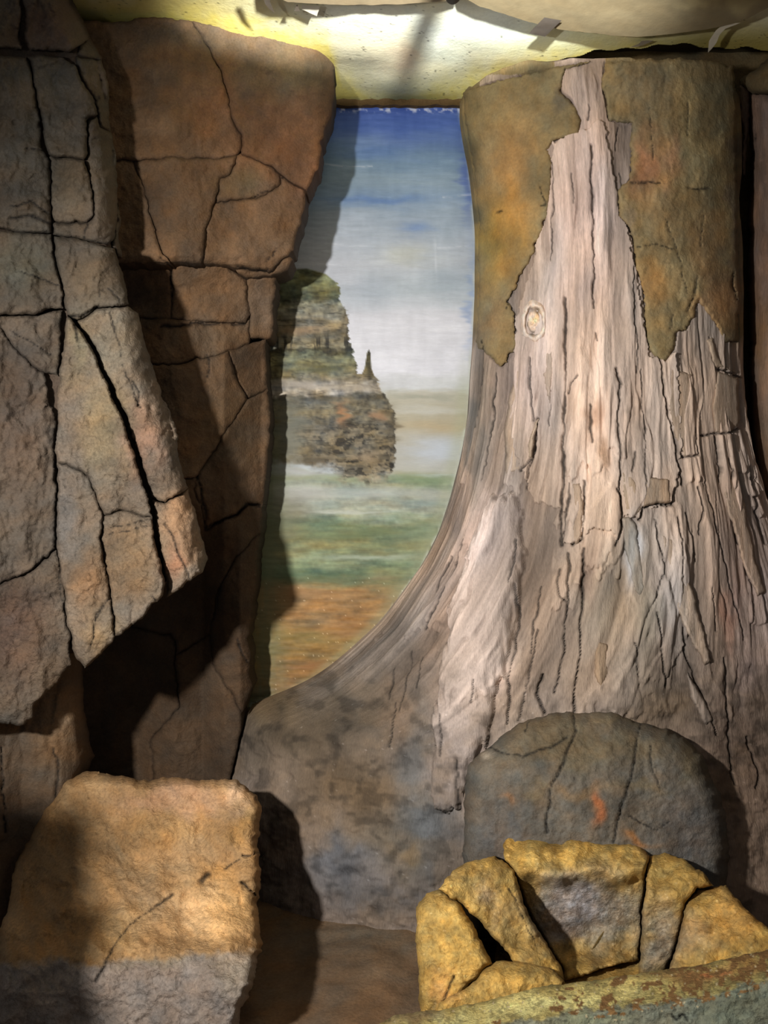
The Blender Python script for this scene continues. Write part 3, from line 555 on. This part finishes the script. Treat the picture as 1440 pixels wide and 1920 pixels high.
def build_trunk():
    nu, nv = 560, 800
    th = np.radians(np.linspace(-93, 93, nu)); vv = np.linspace(0, 1, nv)
    TH, VV = np.meshgrid(th, vv); TH = TH.ravel(); VV = VV.ravel()
    top = 1.72+.07*np.clip(-np.sin(TH), 0, 1)+.012*fbm(TH*6, TH*0, 3, 770)
    z = top+(-1.56-top)*VV
    c, w_ = t_cw(z); X = c+w_*np.sin(TH); D = DAX-TR(z)*np.cos(TH)
    px = 720+F*X/D; py = 960-F*z/D; u = TH/math.pi*1.0
    h = trunk_relief(px, py, u); rmk = root_mask(px, py); h2 = h+.055*np.sqrt(np.clip(1-(1-rmk)**2, 0, 1)); dep, dark = crack_field(px, py, tcr)
    ha = np.clip(np.cos(TH)*3, .15, 1); hh = (h2*ha-dep)*np.clip(VV*60, 0, 1)
    nx, ny = np.sin(TH)*.8, -np.cos(TH); ln = np.hypot(nx, ny)+1e-6
    V = np.stack([X+hh*nx/ln, D+hh*ny/ln, z+CZ], -1)
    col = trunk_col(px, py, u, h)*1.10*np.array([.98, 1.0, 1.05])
    bm_ = ((px < 900) | (px > 1366) | (py < 140)) & (py < 655) & ~((px > 1040) & (px < 1135)); wt = np.where(bm_, np.clip((655-py)/30, 0, 1), 0)[:, None]; col = col*(1-wt)+barkcol(px, py)*wt
    col = col*(1-.6*dark[:, None])
    i = np.arange((nv-1)*nu).reshape(nv-1, nu)[:, :-1].ravel(); q = np.stack([i, i+nu, i+nu+1, i+1], -1).tolist()
    n0 = len(V); q.append(list(range(nu))[::-1][::-1]); 
    root = thing('petrified_tree_trunk', 'huge petrified tree trunk with pale split wood, knot and flaring roots right of the mural', 'tree trunk', (.92, 3.3, 0))
    make('trunk_wood', V, q, col, M_wood, root)
    return root
def barkcol(x, y):
    c = paint(x, y, (128, 112, 80), [(960, 300, 50, 90, (150, 116, 74), .8), (950, 430, 34, 90, (158, 114, 56), .85), (920, 460, 40, 60, (140, 122, 62), .5), (1000, 220, 60, 50, (132, 116, 84), .7), (930, 600, 30, 40, (122, 98, 68), .7), (900, 640, 20, 60, (106, 98, 84), .7), (875, 350, 14, 200, (104, 94, 66), .7),
        (1210, 310, 26, 70, (154, 108, 76), .9), (1255, 300, 20, 60, (152, 112, 82), .8), (1250, 400, 60, 60, (136, 112, 78), .6), (1200, 170, 60, 60, (118, 104, 80), .8), (1230, 530, 34, 60, (144, 108, 64), .85), (1320, 250, 50, 150, (116, 104, 76), .8), (1330, 470, 30, 80, (140, 112, 78), .6), (1350, 560, 40, 60, (140, 106, 76), .7),
        (1385, 400, 14, 300, (96, 80, 66), .6), (1080, 230, 14, 20, (122, 106, 78), .6), (1060, 175, 10, 24, (84, 78, 68), .7), (1160, 240, 24, 14, (112, 102, 92), .7), (1240, 650, 24, 24, (118, 100, 66), .7), (1170, 420, 12, 40, (124, 110, 92), .6)], 800, 18, 46, 0, .8)
    return c*1.12
barkcr = [(2, .01, [(1317, 403), (1315, 463)]), (2, .01, [(1289, 193), (1289, 254)]), (2.2, .012, [(1182, 342), (1210, 344), (1238, 342)]), (2.2, .012, [(1287, 352), (1310, 354), (1327, 354)]), (1.6, .007, [(1247, 411), (1262, 450), (1275, 495), (1287, 552)]), (2.4, .014, [(1307, 520), (1300, 555), (1287, 584)]),
    (2.2, .012, [(1375, 515), (1373, 536), (1383, 564)]), (2, .006, [(1195, 462), (1230, 458), (1262, 470)]), (2, .01, [(1255, 620), (1262, 590)]), (3, .008, [(934, 398), (940, 397)]), (2, .006, [(1010, 350), (1022, 380), (1016, 385), (1026, 382)]), (2, .006, [(955, 560), (948, 580)]), (2, .006, [(1218, 200), (1226, 300)]),
    (2, .008, [(905, 640), (912, 690)])]
LB = [(868, 172), (940, 150), (1000, 134), (1060, 124), (1110, 113), (1100, 119), (1061, 131), (1055, 150), (1052, 172), (1073, 189), (1090, 226), (1085, 254), (1060, 260), (1037, 266), (1025, 282), (1035, 306), (1033, 354), (1025, 403), (1015, 439), (1001, 471), (981, 507), (965, 540), (951, 564), (966, 590),
      (967, 612), (966, 653), (940, 690), (920, 672), (908, 660), (896, 650), (896, 560), (898, 420), (892, 340), (884, 290), (876, 250), (870, 210)]
RB = [(1132, 116), (1190, 112), (1260, 110), (1340, 114), (1378, 126), (1382, 300), (1384, 500), (1386, 640), (1360, 640), (1335, 600), (1310, 560), (1300, 590), (1287, 620), (1269, 622), (1263, 657), (1243, 680), (1216, 655), (1208, 600), (1208, 572), (1202, 524), (1187, 491), (1190, 463), (1178, 427), (1160, 403), (1158, 362), (1182, 334), (1184, 282), (1186, 232), (1140, 226), (1128, 161)]
trunk = build_trunk()
b1 = slab('bark_patch', trunk, LB, trunk_d, barkcol, M_bark, edge=.018, rad=5, thick=.03, step=4, amp=.005, nsc=40, cracks=barkcr, seed=810, out=.016, w=2.0, edark=.05); b1['label'] = 'brown bark still covering the upper left of the trunk'
b2 = slab('bark_patch', trunk, RB, trunk_d, barkcol, M_bark, edge=.016, rad=5, thick=.03, step=4, amp=.006, nsc=40, nstretch=.6, cracks=barkcr, seed=820, out=.014, w=2.0, edark=.05); b2['label'] = 'brown bark covering the upper right of the trunk'
def wc(base, s, k=1):
    def f(x, y):
        D = trunk_d(x, y); c, w_ = t_cw(-(y-960)/F*D); u = np.arcsin(np.clip(((x-720)/F*D-c)/w_, -1, 1))/math.pi
        return .55*trunk_col(x, y, u, .006)*1.14+.45*paint(x, y, base, [], s, 22, 14, 0, .12)*1.12
    return f
spl = [([(1071, 905), (1088, 905), (1095, 940), (1093, 1000), (1080, 1022), (1070, 1010), (1074, 960)], (166, 146, 128), .022),
 ([(1163, 968), (1178, 968), (1193, 985), (1202, 1040), (1210, 1100), (1200, 1122), (1188, 1100), (1172, 1030)], (148, 144, 138), .018),
 ([(1003, 790), (1010, 783), (1002, 830), (998, 858), (990, 858), (989, 835)], (198, 180, 158), .018),
 ([(1212, 890), (1255, 900), (1259, 940), (1230, 944), (1205, 952), (1208, 925)], (140, 118, 96), .030),
 ([(1345, 695), (1386, 711), (1385, 800), (1363, 811), (1340, 810), (1335, 760)], (158, 140, 124), .018),
 ([(1255, 690), (1298, 700), (1300, 800), (1305, 846), (1282, 856), (1264, 820), (1252, 760)], (158, 138, 120), .016),
 ([(1240, 1000), (1265, 1010), (1300, 1110), (1334, 1240), (1322, 1250), (1290, 1190), (1262, 1130)], (164, 148, 134), .016),
 ([(1290, 1262), (1310, 1290), (1338, 1350), (1322, 1360), (1300, 1320)], (166, 154, 146), .012),
 ([(1165, 880), (1186, 890), (1205, 930), (1200, 962), (1185, 970), (1170, 955)], (150, 132, 112), .020),
 ([(1355, 885), (1385, 905), (1415, 1040), (1437, 1110), (1420, 1120), (1390, 1050), (1365, 960)], (170, 150, 132), .016),
 ([(1322, 640), (1335, 630), (1350, 680), (1380, 698), (1350, 690), (1338, 690)], (176, 158, 138), .012),
 ([(968, 690), (985, 700), (985, 800), (975, 880), (950, 890), (945, 810), (955, 740)], (160, 142, 126), .010),
 ([(1012, 560), (1035, 600), (1040, 700), (1030, 770), (1018, 700), (1020, 640)], (158, 140, 126), .008),
 ([(1120, 1200), (1140, 1208), (1142, 1260), (1125, 1300), (1112, 1260)], (138, 116, 94), .010)]
for i, (pl, rgb, out) in enumerate(spl):
    slab('wood_splinter', trunk, pl, trunk_d, wc(rgb, 830+i), M_wood, edge=.02, rad=6, thick=.05, step=3.5, amp=.004, nsc=20, nstretch=.15, seed=840+i, out=out+.008, w=.8, edark=.2)
# knot: rings around a stub
def knot():
    cx, cy = 1001, 603; nr, na = 16, 48; ctr = [(cx, cy)]; rr = []
    for i in range(nr):
        r = (i+1)/nr
        for a in range(na):
            t = 2*math.pi*a/na; rr.append((cx+27*r*math.cos(t)*(1+.06*math.sin(3*t)), cy+46*r*math.sin(t)*(1+.05*math.cos(2*t)), r))
    pts = np.array([(cx, cy, 0)]+rr); px, py, r = pts.T; px = px+2.5*fbm(px/14, py/14, 3, 875)*r; py = py+4*fbm(px/14, py/20, 3, 876)*r
    D = trunk_d(px, py)-.016*np.ones(len(px)); prof = .022*np.exp(-((r-.72)/.14)**2)+.018*np.exp(-(r/.34)**2)*(1+.8*fbm(px/6, py/6, 3, 871))-.006*np.exp(-((r-.52)/.07)**2)
    D = D-prof+.035*np.clip((r-.86)/.14, 0, 1)+.003*fbm(px/5, py/5, 3, 872)
    col = paint(px, py, (146, 134, 124), [(1001, 596, 12, 18, (160, 138, 110), .8)], 873, 16, 10)**1.1*(1-.45*np.exp(-((r-.50+.06*fbm(px/9, py/9, 2, 874))/.10)**2)[:, None])
    f = [[0, 1+(a+1) % na, 1+a][::-1] for a in range(na)]
    for i in range(nr-1):
        for a in range(na):
            b = (a+1) % na; f.append([1+i*na+a, 1+i*na+b, 1+(i+1)*na+b, 1+(i+1)*na+a][::-1])
    f = [x[::-1] for x in f]
    o = make('knot', P(px, py, D), f, col, M_wood, trunk); o['label'] = 'oval ringed knot'
knot()

# ================================================================== neighbouring trunk at the right edge
def nb_d(px, py): return 3.42-.28*np.clip((px-1395)/120, 0, 1)**.6
nb = thing('petrified_tree_trunk', 'dark brown second trunk beyond the black gap at the right edge', 'tree trunk', (1.55, 3.4, 0))
slab('trunk_wood', nb, [(1396, 165), (1400, 230), (1408, 300), (1403, 500), (1406, 700), (1412, 850), (1432, 940), (1452, 1000), (1480, 1100), (1620, 1100), (1620, 165)], nb_d,
     lambda x, y: paint(x, y, (118, 96, 82), [(1430, 400, 40, 120, (124, 100, 84), .8), (1425, 640, 20, 80, (128, 98, 68), .8), (1425, 820, 30, 80, (112, 92, 72), .7)], 880, 20, 40, 0, .3), M_wood, edge=.12, rad=34, thick=.3, step=6, amp=.012, nsc=30, nstretch=.25,
     cracks=[(3, .02, [(1405, 180), (1402, 260), (1396, 330)]), (2, .01, [(1418, 250), (1412, 300)])], seed=881)
slab('overhang', nb, [(1385, 150), (1400, 140), (1440, 112), (1560, 100), (1560, 175), (1440, 176), (1412, 174), (1388, 160)], lambda x, y: nb_d(x, y)-.10, lambda x, y: paint(x, y, (84, 72, 50), [], 882, 16, 40), M_bark, edge=.06, rad=20, thick=.3, step=6, amp=.01, seed=883)
slab('bark_strip', nb, [(1386, 158), (1406, 162), (1408, 200), (1400, 260), (1396, 330), (1388, 330), (1392, 260), (1386, 220)], lambda x, y: 3.36+0*x, lambda x, y: paint(x, y, (98, 80, 66), [], 884, 20, 20, 0, .3), M_wood, edge=.03, rad=7, thick=.1, step=4, seed=885)

# ================================================================== boulder lower left
bd_y = interp([(1440, 2.78), (1470, 2.73), (1520, 2.68), (1600, 2.57), (1700, 2.40), (1760, 2.28), (1790, 2.20), (1850, 2.12), (1920, 2.10), (2060, 2.09)])
def bould_d(px, py):
    q = py+14*fbm(px/60, py/60, 3, 901)
    return bd_y(q)+.10*np.clip((230-px)/230, 0, 1)**1.5+.02*np.sin(px/120)
BP = [(120, 1462), (133, 1456), (151, 1449), (187, 1447), (222, 1453), (276, 1462), (311, 1461), (391, 1460), (438, 1462), (462, 1476), (480, 1496), (491, 1522), (489, 1549), (484, 1580), (489, 1607), (489, 1633), (491, 1669), (482, 1691), (484, 1713), (489, 1767), (484, 1807), (471, 1856), (452, 1891), (449, 1920), (440, 2010), (-20, 2010), (0, 1760), (30, 1620), (80, 1520)]
def bcol(x, y):
    c = paint(x, y, (148, 116, 78), [(330, 1500, 110, 30, (156, 122, 94), .8), (350, 1600, 90, 40, (170, 138, 100), .6), (300, 1560, 100, 30, (150, 114, 70), .7), (380, 1710, 100, 50, (206, 166, 118), .9), (250, 1700, 60, 50, (160, 130, 96), .6), (440, 1700, 50, 60, (196, 152, 96), .7), (460, 1540, 24, 40, (160, 122, 72), .8), (450, 1490, 30, 24, (190, 160, 132), .6),
        (410, 1640, 30, 14, (190, 140, 80), .6), (200, 1740, 60, 50, (150, 118, 74), .6), (160, 1600, 90, 90, (118, 94, 64), .6)], 900, 15, 55, .9, 1.5)
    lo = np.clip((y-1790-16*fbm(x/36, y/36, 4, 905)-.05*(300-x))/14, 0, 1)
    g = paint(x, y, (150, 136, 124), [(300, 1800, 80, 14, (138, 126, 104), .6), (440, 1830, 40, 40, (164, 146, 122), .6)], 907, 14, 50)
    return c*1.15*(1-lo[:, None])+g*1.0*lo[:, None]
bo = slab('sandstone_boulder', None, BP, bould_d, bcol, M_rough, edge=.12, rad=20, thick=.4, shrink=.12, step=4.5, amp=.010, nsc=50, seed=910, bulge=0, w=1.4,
     cracks=[(3, .012, [(178, 1838), (210, 1780), (240, 1735), (290, 1700), (325, 1676)]), (3.5, .03, [(455, 1606), (472, 1604), (488, 1600)]), (3, .03, [(448, 1652), (466, 1668), (486, 1682)]), (7, .014, [(378, 1652), (384, 1645), (391, 1638)]), (2.2, .01, [(462, 1476), (474, 1486), (480, 1500)]),
              (2, .006, [(420, 1628), (450, 1612)])], edark=.1)
tag(bo, 'large tan sandstone boulder with grey base standing at the lower left', 'boulder')

# ================================================================== rounded dark stone slab behind the basin
SP = [(872, 1760), (870, 1600), (870, 1500), (879, 1439), (901, 1411), (934, 1383), (973, 1356), (1029, 1338), (1084, 1331), (1151, 1333), (1196, 1356), (1251, 1367), (1284, 1383), (1318, 1417), (1346, 1478), (1362, 1528), (1366, 1600), (1362, 1680), (1350, 1760)]
sy = interp([(1320, 2.80), (1380, 2.72), (1430, 2.66), (1500, 2.63), (1800, 2.60)])
def slab_d(px, py): return sy(py)+.06*((px-1115)/250)**2
so = slab('rounded_stone', None, SP, slab_d, lambda x, y: paint(x, y, (106, 98, 86), [(1100, 1400, 170, 40, (112, 98, 74), .9), (1040, 1370, 60, 24, (120, 104, 78), .7), (1150, 1345, 50, 10, (150, 132, 100), .7), (905, 1400, 18, 12, (190, 172, 150), .7), (940, 1570, 60, 80, (104, 97, 90), .9), (1290, 1560, 60, 80, (102, 96, 90), .9),
      (1116, 1512, 14, 26, (184, 112, 70), .9), (1090, 1490, 60, 12, (136, 110, 78), .7), (1200, 1580, 30, 12, (176, 114, 60), .7), (1195, 1480, 50, 12, (130, 108, 74), .6), (945, 1495, 20, 8, (156, 112, 76), .6), (1000, 1480, 20, 16, (122, 104, 74), .6), (1300, 1440, 30, 30, (112, 100, 76), .7)], 920, 16, 42), M_rock,
      edge=.14, rad=34, thick=.24, step=4.5, amp=.007, nsc=50, seed=921, w=1.1,
      cracks=[(2.6, .014, [(1077, 1340), (1080, 1372), (1070, 1400), (1054, 1440), (1036, 1475), (1028, 1510), (1024, 1560)]), (2.4, .014, [(1200, 1350), (1194, 1400), (1186, 1450), (1170, 1500), (1155, 1560), (1150, 1580)]), (2.2, .010, [(918, 1400), (940, 1412), (980, 1418), (1030, 1402), (1064, 1384)]), (2, .006, [(990, 1345), (985, 1370)]),
              (2, .006, [(1220, 1400), (1222, 1440), (1240, 1480)]), (2, .006, [(1180, 1530), (1230, 1555), (1260, 1540)])], edark=.1)
tag(so, 'dark grey rounded stone with long cracks leaning on the trunk foot', 'stone')

# ================================================================== basin of ochre stones
bas = thing('stone_basin', 'ochre rock basin of five lobed stones with grey hollow at lower right', 'basin', (.62, 2.35, 0))
def ycol(k):
    def f(x, y):
        c = paint(x, y, (166, 130, 66), [(1080, 1600, 110, 22, (176, 138, 70), .7), (1085, 1695, 105, 50, (148, 134, 122), .98), (1060, 1740, 70, 40, (140, 126, 114), .9), (1150, 1720, 60, 70, (138, 124, 104), .9), (1100, 1690, 36, 34, (172, 162, 156), .7), (1060, 1790, 110, 20, (158, 126, 72), .8), (900, 1670, 24, 30, (150, 128, 100), .8), (930, 1720, 24, 50, (140, 116, 78), .7),
            (810, 1740, 40, 110, (180, 144, 78), .8), (850, 1640, 60, 30, (158, 126, 70), .7), (1240, 1760, 40, 70, (140, 126, 106), .9), (1260, 1640, 40, 34, (158, 128, 70), .7), (1300, 1760, 50, 40, (160, 128, 92), .7), (1380, 1720, 60, 50, (178, 132, 68), .8), (840, 1850, 24, 30, (168, 116, 70), .6),
            (1210, 1600, 14, 20, (170, 118, 60), .6), (1350, 1680, 30, 30, (166, 126, 66), .7), (910, 1840, 70, 30, (176, 138, 72), .8)], 950+k, 22, 26)
        sp = (vnoise(x/3, y/3, 961) > .94); c = np.where(sp[:, None], c+30, c); return c*1.16*np.array([1.0, 1.03, 1.08])
    return f
def bs(poly, yt, k, off=0, fx=0, **kw):
    g_ = np.arange(1500, 2000); v_ = interp(yt)(g_); k_ = np.ones(23)/23; v_ = np.convolve(np.r_[np.full(11, v_[0]), v_, np.full(11, v_[-1])], k_, 'valid'); t = lambda y: np.interp(y, g_, v_)
    kw['edge'] = kw.get('edge', .05)*.6; kw['rad'] = kw.get('rad', 14)*.8; kw.setdefault('thick', .12)
    return slab('rim_stone', bas, poly, lambda x, y: t(y+9*fbm(x/40, y/40, 3, 55))+off+fx*(x-np.mean([p[0] for p in poly]))/1000, ycol(k), M_rough, step=4, amp=.007, nsc=30, seed=970+k, w=1.0, edark=.1, **kw)
# hollow
slab('bowl', bas, [(930, 1660), (985, 1640), (1100, 1640), (1215, 1650), (1300, 1700), (1320, 1800), (1280, 1840), (1150, 1870), (1000, 1870), (930, 1800)],
     lambda x, y: interp([(1640, 2.76), (1760, 2.72), (1800, 2.60), (1870, 2.35)])(y)+0*x, ycol(1), M_rough, edge=.01, rad=8, thick=.1, step=4.5, amp=.006, seed=968)
bs([(944, 1592), (949, 1573), (975, 1566), (1007, 1561), (1056, 1573), (1129, 1578), (1197, 1587), (1216, 1602), (1208, 1641), (1204, 1743), (1197, 1800), (1120, 1820), (1060, 1836), (1051, 1811), (1027, 1772), (1003, 1730), (983, 1694), (968, 1636), (948, 1612)],
   [(1560, 2.72), (1590, 2.57), (1635, 2.46), (1660, 2.54), (1740, 2.60), (1790, 2.57), (1840, 2.40)], 1, rad=11, edge=.05, thick=.12)
bs([(1216, 1604), (1245, 1598), (1285, 1614), (1320, 1638), (1338, 1658), (1308, 1664), (1288, 1690), (1276, 1740), (1262, 1800), (1240, 1830), (1197, 1830), (1203, 1743), (1210, 1650)],
   [(1598, 2.58), (1640, 2.47), (1680, 2.40), (1720, 2.42), (1830, 2.42)], 2, rad=13, edge=.06, thick=.14, fx=-.3)
bs([(1308, 1664), (1362, 1659), (1377, 1680), (1410, 1714), (1450, 1745), (1520, 1800), (1500, 1860), (1240, 1850), (1262, 1800), (1276, 1740), (1288, 1694)],
   [(1659, 2.46), (1700, 2.36), (1760, 2.27), (1860, 2.20)], 3, rad=15, edge=.06, thick=.14, fx=-.6)
bs([(820, 1668), (852, 1630), (876, 1619), (910, 1608), (928, 1604), (944, 1612), (966, 1634), (981, 1694), (1003, 1734), (1027, 1772), (1051, 1812), (1058, 1838), (1030, 1828), (990, 1815), (965, 1803), (934, 1768), (900, 1728), (868, 1694), (845, 1684)],
   [(1604, 2.52), (1640, 2.44), (1700, 2.38), (1760, 2.34), (1840, 2.24)], 4, rad=14, edge=.06, thick=.16, fx=.5, cracks=[(2, .008, [(955, 1665), (975, 1710), (1000, 1760)])])
bs([(800, 1674), (779, 1700), (780, 1755), (786, 1820), (790, 1905), (840, 1905), (880, 1850), (925, 1806), (908, 1775), (886, 1735), (866, 1694), (845, 1682), (822, 1668)],
   [(1665, 2.42), (1700, 2.34), (1750, 2.28), (1830, 2.22), (1905, 2.20)], 5, rad=22, edge=.12, thick=.3, fx=-.4, cracks=[(3, .01, [(850, 1830), (830, 1880), (838, 1900)])])
bs([(880, 1850), (905, 1822), (932, 1801), (980, 1803), (1030, 1812), (1058, 1838), (1040, 1890), (930, 1920), (800, 1920), (826, 1880)],
   [(1800, 2.24), (1830, 2.15), (1920, 2.08)], 6, rad=12, edge=.05, thick=.2)

# ================================================================== painted ledge in front
lt = [(700, 1925), (745, 1904), (789, 1897), (886, 1884), (973, 1860), (1032, 1846), (1129, 1835), (1226, 1821), (1323, 1806), (1440, 1782), (1560, 1756)]
lty = interp(lt)
def led_d(px, py):
    t = py-lty(px); wd = np.interp(px, [740, 900, 1250, 1440], [40, 60, 66, 60])
    return np.where(t < wd, 2.06-.16*(t/wd), 1.90-.02*np.clip((t-wd)/60, 0, 1))-.10*np.clip((px-900)/540, 0, 1)
def led_col(x, y):
    t = y-lty(x); wd = np.interp(x, [740, 900, 1250, 1440], [50, 60, 66, 60])
    c = paint(x, y, (150, 136, 84), [(860, 1915, 80, 22, (200, 192, 132), .9), (1020, 1885, 130, 24, (204, 194, 130), .9), (1180, 1862, 70, 20, (192, 176, 112), .8), (780, 1908, 60, 14, (120, 100, 72), .8), (1300, 1835, 80, 16, (122, 92, 54), .8), (1380, 1810, 60, 16, (150, 112, 62), .8), (1330, 1828, 30, 8, (170, 96, 56), .7)], 980, 14, 34)
    m = np.clip((t-wd*.85-9*fbm(x/18, y/18, 3, 985))/6, 0, 1); g = paint(x, y, (108, 108, 92), [(1380, 1890, 90, 40, (96, 102, 86), .8), (1100, 1915, 80, 20, (124, 128, 100), .7)], 986, 12, 40)
    c = c*(1-m[:, None])+g*m[:, None]
    sp = (fbm(x/8, y/6, 3, 987) > .28+.5*np.clip((t-wd)/30, 0, 1)); c = np.where(sp[:, None], c*.80, c)
    sp = (fbm(x/13, y/9, 4, 989) > .15) & (x > 1080+200*fbm(x/30, y/30, 2, 990)) & (t < wd*1.15); c = np.where(sp[:, None], np.array([112, 84, 50.]), c)
    s2 = (vnoise(x/4, y/4, 988) > .93) & (t < wd*1.3); return np.where(s2[:, None], np.array([206, 190, 150.]), c*1.22)
lo = slab('ledge', None, lt+[(1560, 2040), (700, 2040)], led_d, led_col, M_rough, edge=.03, rad=10, thick=.06, step=4, amp=.004, nsc=30, seed=990, edark=.1, w=.8,
     cracks=[(2, .008, [(1260, 1902), (1268, 1912), (1280, 1900), (1290, 1912)])])
tag(lo, 'mossy yellow green painted ledge running along the bottom in front of basin', 'ledge')

# ================================================================== masking paper, tape and pole overhead
def sheet(name, poly, dfn, rgb, label, cat, seed, rough=None, curl=.02, group=None, step=8, blobs=()):
    o = slab(name, None, poly, dfn, lambda x, y: paint(x, y, rgb, list(blobs), seed, 4, 80, .3, 4), M_sheet, edge=.0, rad=3, thick=.003, shell=True, step=step, amp=.002, nsc=60, seed=seed, w=.25, edark=0)
    return tag(o, label, cat, group)
sheet('masking_paper', [(868, -6), (900, 12), (993, 42), (1053, 56), (1142, 66), (1194, 69), (1263, 64), (1343, 52), (1396, 36), (1460, 6), (1500, -90), (840, -90)],
      lambda x, y: F*(1.80+.008*np.sin(x/130))/(960-y), (128, 116, 90), 'large taupe masking paper drooping from ceiling above the trunk', 'paper', 1000, blobs=[(1360, 0, 90, 14, (190, 176, 130), .6)])
sheet('masking_paper', [(512, -80), (640, -80), (860, -80), (862, -8), (835, 2), (780, 6), (700, 10), (600, 8), (540, 4), (518, -6)],
      lambda x, y: F*(1.81+.006*np.sin(x/90))/(960-y), (140, 126, 100), 'narrow strip of taupe paper at top centre above the mural', 'paper', 1010)
def tape(poly, D, rgb, label, seed): sheet('tape_piece', poly, lambda x, y: F*(D-.8)/(960-y), rgb, label, 'tape', seed, step=5, group='tape pieces on the ceiling')
tape([(992, 62), (1021, 33), (1053, 39), (1021, 69)], 2.60, (86, 80, 74), 'dark grey tape diamond on the edge of the large taupe paper', 1020)
tape([(1327, 99), (1329, 77), (1342, 58), (1359, 44), (1388, 42), (1360, 54), (1350, 66), (1343, 81)], 2.60, (214, 206, 186), 'white curled tape tail hanging over the trunk top at right', 1030)
tape([(1180, 90), (1197, 82), (1205, 76), (1226, 76), (1214, 82), (1198, 87)], 2.635, (150, 140, 122), 'small greyish tape scrap above the middle of the trunk top', 1040)
tape([(489, -20), (500, -20), (507, 5), (515, 25), (505, 17), (497, 8)], 2.60, (84, 76, 66), 'thin dark pointed tape sliver at the top edge left of the triangle', 1050)
tape([(551, 21), (557, 8), (563, 21)], 2.62, (96, 88, 78), 'tiny dark triangular tape scrap on the pale ceiling', 1060)
tape([(566, 10), (600, 12), (594, 30), (566, 18)], 2.63, (206, 202, 186), 'pale translucent tape patch beside the tiny dark triangle', 1070)
def pole():
    a = Vector((.34, 1.75, 3.10)); b = Vector((.211, 2.49, 3.10)); d = (b-a).normalized(); s = d.cross(Vector((0, 0, 1))).normalized(); up = Vector((0, 0, 1))
    vs, fs = [], []; n = 20; prof = [(0, .020), (.94, .020), (.945, .025), (.985, .025), (1, .021)]
    for t, r in prof:
        for k in range(n):
            an = 2*math.pi*k/n; vs.append(tuple(a+(b-a)*t+s*r*math.cos(an)+up*r*math.sin(an)))
    for i in range(len(prof)-1):
        for k in range(n): fs.append([i*n+k, i*n+(k+1) % n, (i+1)*n+(k+1) % n, (i+1)*n+k])
    fs.append(list(range(n))); fs.append([(len(prof)-1)*n+k for k in range(n)][::-1])
    o = make('metal_pole', np.array(vs), fs, np.ones((len(vs), 3))*np.array((70, 66, 60)), M_sheet)
    tag(o, 'end of a dark metal pole poking in at top centre under the ceiling', 'pole')
pole()
